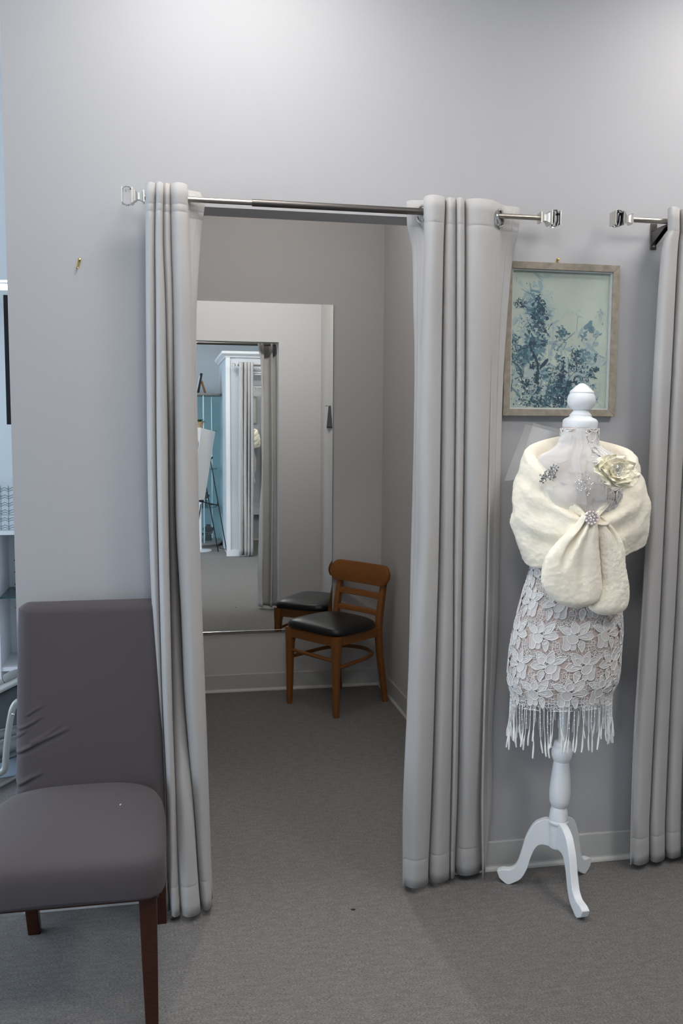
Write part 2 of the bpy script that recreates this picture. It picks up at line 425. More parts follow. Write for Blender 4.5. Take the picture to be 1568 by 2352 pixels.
def trailR(B, z, t):
    h = smooth_tab(hemRr, z)[0]; b = B[-1]; g = h-b
    s_ = h-min(15, .45*g); return [(b+.08*g, -.095), (b+.3*g, -.068), (s_-1.2, -.058), (s_, -.054), (s_+1.2, -.058), (h, -.045), (h-5, -.03)]
curtain('curtain', 'wide grey velvet curtain bunched between the doorway and the framed picture', rowsR,
  [tabf((0, -.140), (.5, -.135), (1, -.112)), tabf((0, -.122), (.6, -.108), (1, -.092)), tabf((0, -.128), (.6, -.10), (1, -.075)), tabf((0, -.128), (.5, -.105), (1, -.062))],
  -.058, 2.186, .022, leadR, trailR, [2.108, .115],
  [((xat(971, YROD, ZROD)-.003, YROD-.002, ZROD-.008), (-.95, -.3, 0)), ((xat(1146, YROD, ZROD)+.001, YROD-.006, ZROD-.008), (.75, -.66, 0))])

rowsT = [
 (480, 1534, 1560, 1600, 1625), (520, 1520.5, 1556, 1592, 1622), (800, 1503, 1543, 1580, 1612), (1000, 1494, 1534, 1570, 1604), (1290, 1482, 1522, 1557, 1594), (1700, 1457.8, 1503, 1537.5, 1575), (1990, 1448, 1491, 1526, 1568)]
curtain('curtain', 'grey velvet curtain at the right edge, hanging from the shorter rod behind the dress form', rowsT,
  [tabf((0, -.138), (1, -.10)), tabf((0, -.125), (1, -.09)), tabf((0, -.120), (1, -.075))],
  -.058, 2.192, .022,
  lambda B, z, t: [(B[0]+8, -.04), (B[0]+3, -.065), (B[0]-.3, -.095)],
  lambda B, z, t: [(B[-1]+4, -.09), (B[-1]+20, -.06), (B[-1]+34, -.10), (B[-1]+60, -.115), (B[-1]+75, -.06)], [2.119, .115])

# ------------------------------------------------------------------ curtain rods with crystal finials
def sq_ring(x, h, c, rot=pi/4):            # square ring across the rod axis
    return [(x, c[1]+h*sqrt(2)*cos(rot+pi/2*j), c[2]+h*sqrt(2)*sin(rot+pi/2*j)) for j in range(4)]
def oct_ring(x, h, c, cut=.45):
    k = h*cut; P = [(-h, -h+k), (-h+k, -h), (h-k, -h), (h, -h+k), (h, h-k), (h-k, h), (-h+k, h), (-h, h-k)]
    return [(x, c[1]+a, c[2]+b) for a, b in P]
def finial(root, x0, sgn, c):
    n = MB()
    prof = [(0, .016), (.004, .016), (.004, .0135), (.008, .0125), (.013, .0095), (.019, .0095), (.025, .0135), (.029, .0155), (.029, .0185), (.033, .0195), (.033, .0215), (.036, .0215)]
    n.rings([sq_ring(x0+sgn*a, h, c) for a, h in prof]); f = n.build('finial', MT['silver'], root, smooth=False)
    cry = MB(); prof = [(.036, .0185), (.040, .0235), (.046, .0245), (.052, .0245), (.058, .0215), (.060, .0185)]
    cry.rings([oct_ring(x0+sgn*a, h, c) for a, h in prof]); cry.build('crystal', MT['crystal'], f, smooth=False)
    cp = MB(); prof = [(.060, .0165), (.0605, .021), (.0635, .021), (.064, .019)]
    cp.rings([sq_ring(x0+sgn*a, h, c) for a, h in prof]); cp.build('end_plate', MT['silver'], f, smooth=False)
def bracket(root, x, c):
    b = MB(); b.box((x, -.003, c[2]-.03), (.022, .005, .085)); 
    q = b.build('bracket', MT['rod_dark'], root, smooth=False, bevel=.0015)
    a = MB(); a.prism([(x-.009, -.005, c[2]-.06), (x-.009, -.005, c[2]-.016), (x-.009, c[1]-.012, c[2]-.0105), (x-.009, c[1]+.006, c[2]-.018)], (.002, 0, 0))
    a.prism([(x+.007, -.005, c[2]-.06), (x+.007, -.005, c[2]-.016), (x+.007, c[1]-.012, c[2]-.0105), (x+.007, c[1]+.006, c[2]-.018)], (.002, 0, 0))
    a.span((x-.009, c[1]-.012, c[2]-.0135), (x+.009, -.005, c[2]-.0105))
    a.build('bracket_arm', MT['rod_dark'], q, smooth=False)
    s = MB(); s.cyl((x, -.0055, c[2]-.062), (x, -.0085, c[2]-.062), .0045, .0035, 12); s.build('screw', MT['chrome'], q)
x_l, x_j, x_r = xat(332, YROD, ZROD), xat(578, YROD, ZROD), xat(1238, YROD, ZROD)
c = (0, YROD, ZROD)
rod = thing('curtain_rod', ((x_l+x_r)/2, YROD, ZROD), 'long nickel curtain rod across the doorway with crystal end knobs', 'curtain rod', 'crystal ended curtain rods')
m = MB(); m.cyl((x_l, YROD, ZROD), (x_j+.02, YROD, ZROD), .0078, n=20); m.build('rod_tube', MT['rod'], rod)
x_k = xat(1133, YROD, ZROD)
m = MB(); m.lathe([(.0078, 0), (.0102, .001), (.0102, x_k-x_j)], (x_j, YROD, ZROD), (1, 0, 0), 20); o = m.build('outer_rod_tube', MT['rod_dark'], rod); o['label'] = 'thicker dark nickel outer tube'
m = MB(); m.cyl((x_k, YROD, ZROD), (x_r, YROD, ZROD), .0078, n=20); m.build('rod_tube', MT['rod'], rod)
finial(rod, x_l, -1, c); finial(rod, x_r, 1, c)
bracket(rod, -.012, c); bracket(rod, .94, c)
ZR2 = 2.158; x2 = xat(1449, YROD, ZR2); c2 = (0, YROD, ZR2)
rod = thing('curtain_rod', (x2+.4, YROD, ZR2), 'second curtain rod at the right edge with a single crystal knob beside the picture', 'curtain rod', 'crystal ended curtain rods')
m = MB(); m.cyl((x2, YROD, ZR2), (x2+1.1, YROD, ZR2), .0085, n=20); m.build('rod_tube', MT['rod'], rod)
finial(rod, x2, -1, c2); bracket(rod, xat(1511, -.03, ZR2), c2)

# ------------------------------------------------------------------ wall mirror
MZ0, MZ1, MX0, MX1 = .3466, 2.1702, .012, .9249
mr = thing('wall_mirror', ((MX0+MX1)/2, BACK, MZ0), 'tall frameless mirror on the fitting room wall above the baseboard', 'mirror')
m = MB(); m.span((MX0, BACK-.0065, MZ0), (MX1, BACK-.0005, MZ1)); m.build('mirror_glass', MT['mirror'], mr, smooth=False)
m = MB(); m.span((MX0, BACK-.012, MZ0-.006), (MX1, BACK-.0068, MZ0+.004)); m.span((MX0, BACK-.012, MZ0-.009), (MX1, BACK-.0005, MZ0-.001)); m.build('bottom_channel', MT['chrome'], mr, smooth=False, bevel=.001)
m = MB(); m.span((MX1+.0002, BACK-.0068, MZ0), (MX1+.0022, BACK-.0005, MZ1)); m.build('mirror_edge', MT['glass_edge'], mr, smooth=False)

# ------------------------------------------------------------------ hooks on the wall
def hook(px, py, label, tilt):
    p = at(px, py, 0); r = thing('picture_hook', (p.x, 0, p.z), label, 'hook', 'brass picture hooks')
    R = Matrix.Rotation(tilt, 3, 'Y')
    m = MB()
    def L(x, y, z): return Vector((p.x, 0, p.z)) + R @ Vector((x, y, z))
    m.prism([L(-.004, -.0008, .017), L(.004, -.0008, .017), L(.003, -.0008, -.011), L(-.003, -.0008, -.011)], (0, -.0014, 0))
    m.tube([L(0, -.0015, -.009), L(0, -.004, -.014), L(0, -.009, -.015), L(0, -.012, -.011), L(0, -.012, -.006)], .0026, 8, flat=.5)
    m.build('hook_plate', MT['brass'], r, bevel=.0004)
    n = MB(); n.cyl(L(0, 0, .010), L(0, -.010, .013), .0012, n=8); n.lathe([(.0038, 0), (.0038, .002), (.002, .003)], L(0, -.0098, .0128), (0, -1, .3), 12)
    n.build('nail', MT['brass'], r)
hook(180, 607, 'empty brass picture hook alone on the bare grey wall', .28)
hook(1279, 606, 'small brass hook peeking over the top of the framed picture', 0)

# ------------------------------------------------------------------ framed print
PX0, PX1, PZ0, PZ1 = 1.068, 1.458, 1.5375, 2.0265
fr = thing('framed_picture', ((PX0+PX1)/2, 0, PZ0), 'weathered wood framed print of blue wildflowers hung between the curtains', 'picture')
FW, FD = .0225, .026
for nm, a, bq in (('frame_rail', (PX0, PZ1), (PX1, PZ1)), ('frame_rail', (PX1, PZ0), (PX0, PZ0)), ('frame_stile', (PX1, PZ1), (PX1, PZ0)), ('frame_stile', (PX0, PZ0), (PX0, PZ1))):
    a = Vector((a[0], 0, a[1])); bq = Vector((bq[0], 0, bq[1])); t = (bq-a).normalized(); inn = Vector((t.z, 0, -t.x))
    m = MB(); m.prism([a, bq, bq-t*FW+inn*FW, a+t*FW+inn*FW], (0, -FD, 0)); m.build(nm, MT['frame'], fr, smooth=False, bevel=.0012)
    m = MB(); m.prism([a+(t+inn)*FW, bq+(inn-t)*FW, bq+(inn-t)*(FW+.004), a+(t+inn)*(FW+.004)], (0, -FD+.006, 0)); m.build('inner_lip', MT['frame_in'], fr, smooth=False)
def UV(zx, zy, lay):                       # print coordinates from the close-up of the picture
    u = (zx-205)/1185; v = (zy-185)/1650
    return Vector((PX0+FW+.004+u*(PX1-PX0-2*FW-.008), -.009-lay, PZ1-FW-.004-v*(PZ1-PZ0-2*FW-.008)))
m = MB(); m.mi = 0
m.span((PX0+FW, -.009, PZ0+FW), (PX1-FW, -.004, PZ1-FW))
rnd = random.Random(3); lay = [0.0001]
def clampz(zx, zy): return min(1385, max(210, zx)), min(1828, max(190, zy))
def blot(cx, cy, r, mi, k=9, ir=.45, ang=None, asp=1.0):
    lay[0] += 4e-7; ph = rnd.uniform(0, 6); a0 = rnd.uniform(0, 6) if ang is None else ang; P = []
    for j in range(k):
        q = 2*pi*j/k+ph; rr = r*(1+rnd.uniform(-ir, ir)); x = rr*cos(q)*asp; y = rr*sin(q)/asp
        P.append(UV(*clampz(cx+x*cos(a0)-y*sin(a0), cy+x*sin(a0)+y*cos(a0)), lay[0]))
    m.mi = mi; n = len(P); c_ = sum(P, Vector())/n
    m.add(P+[c_], [(j, (j+1) % n, n) for j in range(n)])
def stem(pts, w, mi):
    lay[0] += 4e-7; Q = cr(pts, 5); L = []; R2 = []
    for i, (x, y) in enumerate(Q):
        a = Q[max(0, i-1)]; c_ = Q[min(len(Q)-1, i+1)]; d = Vector((c_[0]-a[0], c_[1]-a[1])); d = d.normalized() if d.length else Vector((0, 1))
        ww = w*(1-.6*i/len(Q)); L.append(UV(*clampz(x-d.y*ww, y+d.x*ww), lay[0])); R2.append(UV(*clampz(x+d.y*ww, y-d.x*ww), lay[0]))
    m.mi = mi; n = len(L); m.add(L+R2, [(i, i+1, n+i+1, n+i) for i in range(n-1)])
def spray(cx, cy, sx, sy, cnt, r0_, r1_, mis, asp=1.6):
    for _ in range(int(cnt*1.9)):
        blot(rnd.gauss(cx, sx), rnd.gauss(cy, sy), rnd.uniform(r0_, r1_)*(.62 if r1_ > 18 else .8), rnd.choice(mis), k=rnd.randint(6, 10), ir=.55, asp=rnd.uniform(1, asp+.5))
P1, P2, P3, P4, P5, P6 = 1, 2, 3, 4, 5, 6
for q in [(430, 900, 130, 330), (420, 1400, 170, 250), (820, 1450, 230, 230), (1080, 1300, 150, 200), (640, 1650, 330, 110), (520, 640, 90, 120)]:
    spray(q[0], q[1], q[2], q[3], 75, 14, 60, [P6, P6, P6, P1], 1.9)
spray(430, 560, 50, 50, 20, 20, 50, [P1, P2]); spray(450, 620, 50, 50, 14, 20, 45, [P2, P1])
spray(525, 700, 45, 55, 30, 14, 46, [P4, P3, P4]); spray(545, 600, 35, 40, 18, 10, 30, [P4, P3]); spray(530, 510, 16, 22, 8, 8, 18, [P4])
spray(310, 570, 40, 30, 38, 4, 11, [P4]); spray(350, 610, 20, 15, 14, 5, 10, [P4]); spray(455, 440, 14, 30, 8, 6, 14, [P2, P3]); spray(420, 340, 14, 30, 5, 5, 10, [P1, P2])
spray(540, 1000, 55, 110, 46, 12, 42, [P3, P4, P2]); spray(540, 850, 70, 60, 60, 5, 15, [P4, P3]); spray(430, 850, 60, 70, 30, 4, 12, [P3, P2])
spray(400, 1160, 70, 75, 34, 22, 62, [P2, P3, P2]); spray(430, 1080, 40, 40, 12, 18, 40, [P3, P4])
spray(250, 1000, 30, 40, 18, 10, 26, [P3, P2]); spray(250, 1180, 40, 70, 50, 4, 13, [P4, P3]); spray(330, 1380, 30, 80, 40, 4, 12, [P4])
spray(540, 1430, 18, 80, 26, 14, 30, [P4, P3]); spray(475, 1335, 22, 22, 12, 10, 26, [P4]); spray(380, 1540, 32, 26, 16, 10, 30, [P4, P3]); spray(515, 1470, 30, 24, 10, 8, 22, [P3, P4])
spray(620, 1390, 50, 60, 16, 18, 42, [P2, P1, P3]); spray(820, 915, 32, 40, 22, 12, 30, [P3, P2, P3]); spray(760, 1050, 30, 35, 10, 12, 30, [P1, P2])
spray(790, 1230, 22, 30, 10, 10, 26, [P3, P2]); spray(840, 1340, 26, 45, 18, 10, 30, [P4, P3]); spray(825, 1440, 34, 30, 18, 8, 26, [P4])
spray(1030, 1190, 45, 45, 60, 5, 17, [P4, P3]); spray(1120, 1210, 50, 45, 20, 16, 42, [P2, P1, P2]); spray(985, 1320, 50, 30, 26, 5, 14, [P3, P4]); spray(1000, 1260, 60, 50, 24, 4, 12, [P4])
spray(1190, 1380, 28, 30, 18, 7, 20, [P4, P3]); spray(1110, 1450, 60, 50, 26, 8, 26, [P4, P3, P2]); spray(1260, 1350, 22, 16, 12, 6, 16, [P3, P4]); spray(1240, 1190, 12, 26, 8, 6, 14, [P3])
spray(830, 1630, 70, 80, 50, 16, 48, [P4, P3, P4, P2]); spray(700, 1650, 34, 90, 20, 10, 32, [P3]); spray(950, 1540, 40, 40, 18, 10, 30, [P4]); spray(820, 1760, 60, 40, 40, 5, 16, [P4])
spray(570, 1770, 80, 40, 60, 6, 18, [P4, P3]); spray(400, 1680, 60, 70, 40, 5, 14, [P3, P4]); spray(640, 1700, 200, 70, 80, 4, 11, [P3, P4, P2]); spray(1170, 1700, 60, 80, 40, 4, 11, [P3, P2])
spray(900, 680, 90, 60, 18, 3, 8, [P6, P1]); spray(1285, 700, 30, 60, 14, 4, 12, [P6, P1]); spray(770, 1480, 90, 90, 60, 4, 10, [P4, P3])
for bx, by in [(1165, 800), (1120, 830), (1190, 860), (1170, 855)]: blot(bx, by, 36, P2, 7, .25, asp=1.25)
for bx, by in [(1105, 940), (1060, 945), (1120, 985), (1115, 900)]: blot(bx, by, 18, P2, 6, .3, asp=1.4)
spray(1270, 920, 36, 14, 10, 5, 13, [P1, P2]); blot(612, 1295, 40, P4, 7, .2, -.9, 1.9); blot(655, 690, 26, P2, 7, .3); spray(650, 680, 20, 24, 8, 6, 16, [P1, P2])
for pts, w, mi in [([(700, 1200), (715, 950), (680, 730)], 4, P1), ([(760, 1130), (860, 1010), (980, 900)], 7, P2), ([(1060, 1010), (1110, 910), (1160, 850)], 7, P2),
   ([(1000, 900), (1010, 700)], 3, P1), ([(540, 1500), (530, 1280), (430, 1080)], 16, P4), ([(360, 1460), (300, 1330), (220, 1270)], 12, P3), ([(205, 1820), (215, 1650), (240, 1490)], 5, P4),
   ([(230, 1590), (300, 1660), (340, 1740)], 10, P2), ([(650, 1780), (660, 1600), (690, 1480), (730, 1350)], 6, P3), ([(665, 1630), (730, 1665)], 6, P4), ([(640, 1790), (720, 1825)], 8, P4),
   ([(1220, 1030), (1260, 930), (1320, 900)], 4, P1), ([(900, 1500), (1000, 1380), (1130, 1330)], 4, P3), ([(920, 1450), (915, 1300), (900, 1200)], 4, P3), ([(840, 1120), (880, 1030)], 5, P2),
   ([(820, 1180), (835, 1050), (830, 950)], 6, P6), ([(560, 1640), (545, 1540)], 5, P4), ([(590, 1500), (560, 1640)], 4, P3), ([(440, 470), (420, 330)], 5, P2), ([(570, 470), (530, 350)], 4, P1),
   ([(1210, 1100), (1215, 800)], 3, P6), ([(670, 1200), (665, 900)], 3, P1), ([(460, 700), (390, 620)], 6, P2), ([(370, 1250), (365, 1080)], 4, P4), ([(600, 1100), (690, 1030)], 4, P1)]:
    stem(pts, w, mi)
for bx, by in [(330, 1490), (315, 1545), (600, 1615), (350, 1705), (325, 1780), (415, 1605), (370, 1640), (620, 1530), (815, 1705), (375, 1500)]: blot(bx, by, 11, P5, 8, .3)
o = m.build('art_print', [MT['print'], MT['ink1'], MT['ink2'], MT['ink3'], MT['ink4'], MT['ink5'], MT['ink6']], fr, smooth=False)

# black picture hanging on the outer side of the fitting room, seen edge on
a = at(7, 677, .15); bq = at(16, 975, .15)
bf = thing('wall_picture', (XL, .5, bq.z), 'black framed picture on the fitting room side wall, seen edge on at far left', 'picture')
m = MB(); z0, z1 = bq.z, a.z; y0, y1 = .15, .62; xf = XL-.0368
for s0, s1 in (((xf, y0, z0), (XL-.001, y0+.02, z1)), ((xf, y1-.02, z0), (XL-.001, y1, z1)), ((xf, y0+.02, z0), (XL-.001, y1-.02, z0+.02)), ((xf, y0+.02, z1-.02), (XL-.001, y1-.02, z1))): m.span(s0, s1)
m.build('picture_frame', MT['black'], bf, smooth=False, bevel=.001)
m = MB(); m.span((xf+.012, y0+.02, z0+.02), (xf+.016, y1-.02, z1-.02)); m.build('picture_print', MT['print'], bf, smooth=False)
# ------------------------------------------------------------------ taupe slip-covered dining chair
def sweep_box(m, rows):                    # rows of (centre, half x, half y, corner radius) -> rounded rectangle loft along z
    rs = []
    for (cx, cy, z, hx, hy, r) in rows:
        R = []
        for qx, qy, a0 in ((1, 1, 0), (-1, 1, pi/2), (-1, -1, pi), (1, -1, 3*pi/2)):
            for k in range(7):
                a = a0+pi/2*k/6; R.append((cx+qx*(hx-r)+r*cos(a), cy+qy*(hy-r)+r*sin(a), z))
        rs.append(R)
    return m.rings(rs)
ch = thing('dining_chair', (-.225, -.36, 0), 'taupe slip-covered dining chair with dark wooden legs in front of the wall', 'chair')
# backrest: front surface grid with drag wrinkles, closed shell
def chair_back():
    m = MB(); x0b, x1b, x0t, x1t = -.442, -.012, -.425, -.018
    nx, nz = 110, 160; zb, zt = .30, .985
    F_, B_ = [], []
    wr = [((.02, .47), (.26, .565), .0065, .012), ((.04, .575), (.15, .625), .0045, .009), ((.035, .535), (.10, .565), .004, .007), ((.075, .64), (.17, .67), .003, .007), ((.03, .43), (.20, .492), .005, .012), ((.10, .52), (.24, .57), .003, .010)]
    wr = []
    for (p, q, q2, amp, wid) in [((33, 1738), (95, 1706), (160, 1676), .0075, .0085), ((40, 1683), (75, 1665), (97, 1650), .005, .006), ((35, 1702), (48, 1692), (60, 1682), .0045, .005), ((60, 1649), (80, 1636), (102, 1625), .0035, .005), ((40, 1808), (70, 1790), (98, 1778), .006, .009), ((70, 1712), (110, 1690), (145, 1664), .003, .007)]:
        wr.append(([at(x, y, -.165) for x, y in (p, q, q2)], amp*1.1, wid*.72))
    for i in range(nz+1):
        v = i/nz; z = zb+(zt-zb)*v; rf, rb = [], []
        yc = -.135+.055*v                       # leans back towards the wall
        for j in range(nx+1):
            u = j/nx; xa = x0b+(x0t-x0b)*v; xb = x1b+(x1t-x1b)*v; x = xa+(xb-xa)*u
            e = min(u, 1-u)*(xb-xa); eh = .034
            edge = sqrt(max(0, 1-(1-min(1, e/eh))**2)); et = (1-v)*(zt-zb); edge2 = sqrt(max(0, 1-(1-min(1, et/.03))**2))
            k = min(edge, edge2)
            # round the upper corners in outline
            zz = z
            if v > .9:
                cu = max(0, (.035-e)/.035); zz = z-.018*cu*cu*(v-.9)/.1
            d = .034*k+.006*sin(pi*u)*sin(pi*v)
            for W, amp, wid in wr:
                best = 9; tt = 0
                for s_ in range(2):
                    a_, c_ = W[s_], W[s_+1]; ax, az, cx_, cz = a_.x, a_.z, c_.x, c_.z
                    L2 = (cx_-ax)**2+(cz-az)**2; t = max(0, min(1, ((x-ax)*(cx_-ax)+(z-az)*(cz-az))/L2))
                    dx, dz = x-(ax+t*(cx_-ax)), z-(az+t*(cz-az)); dd = sqrt(dx*dx+dz*dz)
                    if dd < best: best = dd; tt = (s_+t)/2; sg = dz
                g = exp(-(best/wid)**2); fade = (1-tt)**.6 if tt < 1 else 0
                d += amp*g*fade-(amp*.8*exp(-((best-wid*1.1)/wid)**2)*fade if sg < 0 else 0)
            rf.append((x, yc-d, zz)); rb.append((x, yc+.030*k, zz))
        F_.append(rf); B_.append(rb)
    rings = [f+b[::-1] for f, b in zip(F_, B_)]
    m.rings(rings); return m
chair_back().build('backrest', MT['slip'], ch, angle=180, weld=True)
def chair_seat():
    m = MB(); n = 96; rs = []
    def outline(s, zx):
        P = []
        for j in range(n):
            a = 2*pi*j/n; ca, sa = cos(a), sin(a); p = 7.5 if sa < 0 else 3.6
            r = (abs(ca)**p+abs(sa)**p)**(-1/p)
            P.append((r*ca, r*sa))
        return P
    O = outline(1, 1)
    cx, cy, hx, hy = -.2455, -.405, .2345, .262
    prof = [(1.0, .352, 0), (1.004, .358, 0), (1.008, .39, 0), (1.006, .42, 0), (.992, .441, 0), (.965, .453, 0), (.90, .4605, 0), (.75, .466, 0), (.5, .4700, 0), (.25, .4715, 0), (.02, .472, 0)]
    for s_, z, _ in prof:
        R = []
        for (ux, uy) in O:
            x = cx+ux*hx*s_*(1.0-.03*uy*(1 if uy > 0 else 0)); y = cy+uy*hy*s_
            zz = z+(-.010 if z < .36 else 0)*(1-abs(ux))*0
            if z < .40: zz -= .012*(-ux)*.5*(1 if uy < 0 else .3)*0
            if z < .37: zz += .010*cos(ux*pi*.5)*max(0, -uy)+.006*max(0, uy)
            R.append((x, y, zz+.0015*noise.noise(Vector((x*6, y*6, z)))))
        rs.append(R)
    m.rings(rs); return m
chair_seat().build('seat', MT['slip'], ch, angle=180)
m = MB(); sweep_box(m, [(-.2285, -.40, .338, .200, .235, .02), (-.2285, -.40, .366, .202, .238, .02)]); m.build('seat_frame', MT['darkwood'], ch)
def leg(xt, yt, xb, yb, wt, wb, ztop, lab=None):
    m = MB(); sweep_box(m, [(xb, yb, 0, wb/2, wb/2, .004), (xb+(xt-xb)*.5, yb+(yt-yb)*.5, ztop*.5, (wb+wt)/4+.0005, (wb+wt)/4, .004), (xt, yt, ztop, wt/2, wt/2, .004)])
    m.build('leg', MT['darkwood'], ch, angle=50)
leg(-.056, -.604, -.0485, -.632, .044, .031, .352); leg(-.452, -.610, -.457, -.632, .046, .031, .352)
leg(-.036, -.165, -.030, -.130, .040, .034, .36); leg(-.417, -.165, -.397, -.1225, .040, .035, .36)
p = at(276, 1848, -.30); 
lm = MB(); q = Vector((xat(276, -.29, .4725), -.29, .4715)); q = None
def on_seat(px, py):
    d = ray(px, py); t = (.4712-CP.z)/d.z; return CP+d*t
q = on_seat(276, 1849); lm.sphere((q.x, q.y, .4722), .0022, 8, 6, (.8, 1.6, .7)); lm.sphere((q.x+.0015, q.y+.003, .4722), .0016, 8, 6, (.8, 1.6, .7))
tag(lm.build('lint_fleck', MT['lint']), 'tiny white lint fleck on the taupe chair seat', 'lint')
q = fl(810, 2090); lm = MB(); lm.sphere((q.x, q.y, .0022), .0032, 10, 6, (2.0, 1, .7)); lm.sphere((q.x+.005, q.y-.001, .002), .0022, 8, 6, (1.6, 1, .7))
tag(lm.build('lint_crumb', MT['black']), 'small dark crumb on the grey carpet in front of the doorway', 'crumb')

# ------------------------------------------------------------------ oak bistro chair in the fitting room
O3 = Vector((.849, 1.684, 0)); ex = Vector((.651-.849, 1.959-1.684, 0)).normalized(); ey = Vector((-ex.y, ex.x, 0))
if ey.dot(Vector((1, 1, 0))) < 0: ey = -ey
def B3(u, v, z): return O3+ex*u+ey*v+Vector((0, 0, z))      # u along the front, v to the rear
W3 = .345
bc = thing('bistro_chair', tuple(B3(W3/2, .18, 0)), 'oak bistro chair with black vinyl seat in the corner of the fitting room', 'chair')
def lofted(m, rows, n=16, p=3.2):            # rows: (u, v, z, half u, half v)
    rs = []
    for (u, v, z, a, b) in rows:
        R = []
        for j in range(n):
            q = 2*pi*j/n; c_, s_ = cos(q), sin(q); r = (abs(c_)**p+abs(s_)**p)**(-1/p); R.append(B3(u+a*r*c_, v+b*r*s_, z))
        rs.append(R)
    return m.rings(rs)
for u in (0, W3):
    k = 1 if u == 0 else -1
    m = MB(); lofted(m, [(u-.002*k, 0, 0, .0135, .0135), (u-.001*k, 0, .06, .0155, .0155), (u, 0, .25, .019, .019), (u+.001*k, .002, .34, .022, .022), (u+.002*k, .004, .372, .026, .026), (u+.002*k, .004, .424, .026, .026)]); m.build('front_leg', MT['wood'], bc, angle=60)
    uu = u+.012*k
    m = MB(); path = [(.392, 0, .014), (.375, .12, .016), (.352, .27, .0175), (.345, .40, .0185), (.352, .48, .018), (.372, .60, .017), (.392, .69, .015), (.398, .72, .013)]
    Q = cr([(a, z, h) for a, z, h in path], 4)
    lofted(m, [(uu+.012*k*max(0, (.4-z)/.4)*-1+0*z, v, z, h, h*1.05) for v, z, h in Q]); m.build('rear_leg', MT['wood'], bc, angle=60)
# seat apron
m = MB(); 
def bar(u0, v0, u1, v1, z0, z1, th):
    a = B3(u0, v0, z0); b = B3(u1, v1, z0); d = (b-a).normalized(); nrm = Vector((-d.y, d.x, 0))*th/2
    m.prism([a-nrm, b-nrm, b+nrm, a+nrm], (0, 0, z1-z0))
bar(0, 0, W3, 0, .372, .424, .026); bar(.002, 0, .012, .345, .372, .424, .026); bar(W3-.002, 0, W3-.012, .345, .372, .424, .026); bar(.012, .342, W3-.012, .342, .375, .424, .024)
m.build('seat_rail', MT['wood'], bc, smooth=False, bevel=.003)
# cushion
m = MB(); n = 72; rs = []
prof = [(.94, .424), (.985, .428), (1.0, .437), (.995, .446), (.965, .456), (.90, .464), (.75, .474), (.5, .481), (.25, .484), (.02, .485)]
for s_, z in prof:
    R = []
    for j in range(n):
        a = 2*pi*j/n; ca, sa = cos(a), sin(a); p = 5.5 if sa < 0 else 3.0
        r = (abs(ca)**p+abs(sa)**p)**(-1/p); R.append(B3(W3/2+r*ca*.207*s_*(1-.04*max(0, sa)), .163+r*sa*.193*s_, z))
    rs.append(R)
m.rings(rs); m.build('seat_cushion', MT['vinyl'], bc, angle=180)
# top rail: curved plank with rounded ends
def curved_plank(name, uc0, uc1, z0, z1, v0, v1, bow, th, rnd_end):
    m = MB(); N = 56; rs = []
    for i in range(N+1):
        t = (1-cos(pi*i/N))/2; u = uc0+(uc1-uc0)*t; e = min(t, 1-t)*(uc1-uc0); h = (z1-z0)/2; rr = min(h, rnd_end)
        hh = h if e > rr else max(.0015, h-rr+sqrt(max(0, rr*rr-(rr-e)**2)))
        zc = (z0+z1)/2; y = bow*4*t*(1-t); R = []
        for (dz, dv) in ((-1, -1), (-.85, -1.0), (0, -1), (.85, -1), (1, -1), (1, 1), (.85, 1), (0, 1), (-.85, 1), (-1, 1)):
            z = zc+dz*hh; R.append(B3(u, v0+(v1-v0)*((z-z0)/(z1-z0))+y+dv*th/2*(1 if abs(dz) < .9 else .7), z))
        rs.append(R)
    m.rings(rs); return m.build(name, MT['wood'], bc, angle=50)
curved_plank('top_rail', -.042, W3+.042, .640, .752, .352, .376, .014, .022, .056)
curved_plank('back_slat', .015, W3-.015, .568, .600, .360, .368, .012, .018, .004)
curved_plank('back_slat', .015, W3-.015, .478, .508, .350, .356, .012, .018, .004)
m = MB(); m.tube([B3(0, .005, .292), B3(W3/2, .004, .296), B3(W3, .005, .300)], [.0085, .011, .0085], 12); m.build('front_stretcher', MT['wood'], bc)
hoop = [(-.004, .010, .258), (.004, .12, .262), (.015, .25, .266), (.06, .345, .270), (W3/2, .385, .272), (W3-.06, .345, .270), (W3-.015, .25, .266), (W3-.004, .12, .262), (W3+.004, .010, .258)]
m = MB(); m.tube([B3(*q) for q in cr(hoop, 6)], .0105, 10); m.build('hoop_stretcher', MT['wood'], bc)

# ------------------------------------------------------------------ dress form
AXB, AXY = 1.2295, -.165
def AX(z): return AXB+.0257*z
form = thing('dress_form', (AXB, AXY, 0), 'dress form on white three-legged wooden stand with turned neck knob', 'dress form')
tilt = Vector((.0257, 0, 1)).normalized()
def LZ(prof, name, m_, n=40):
    m = MB(); m.lathe([(r, (z)/tilt.z) for r, z in prof], (AXB, AXY, 0), tilt, n); return m.build(name, m_, form, angle=35)
LZ([(.008, 1.500), (.0525, 1.500), (.0535, 1.503), (.0535, 1.519), (.052, 1.524), (.046, 1.529), (.036, 1.533), (.035, 1.535), (.033, 1.5355), (.0335, 1.541), (.031, 1.543), (.0275, 1.548), (.0235, 1.552), (.0235, 1.556),
    (.030, 1.558), (.037, 1.565), (.042, 1.575), (.0435, 1.586), (.0415, 1.598), (.037, 1.606), (.036, 1.6075), (.0375, 1.6085), (.036, 1.613), (.030, 1.619), (.028, 1.620), (.0265, 1.6215), (.018, 1.630), (.008, 1.6365), (.001, 1.638)], 'neck_knob', MT['wplastic'])
LZ([(.0145, .44), (.0145, .70), (.01, .72)], 'pole', MT['wplastic'], 24)
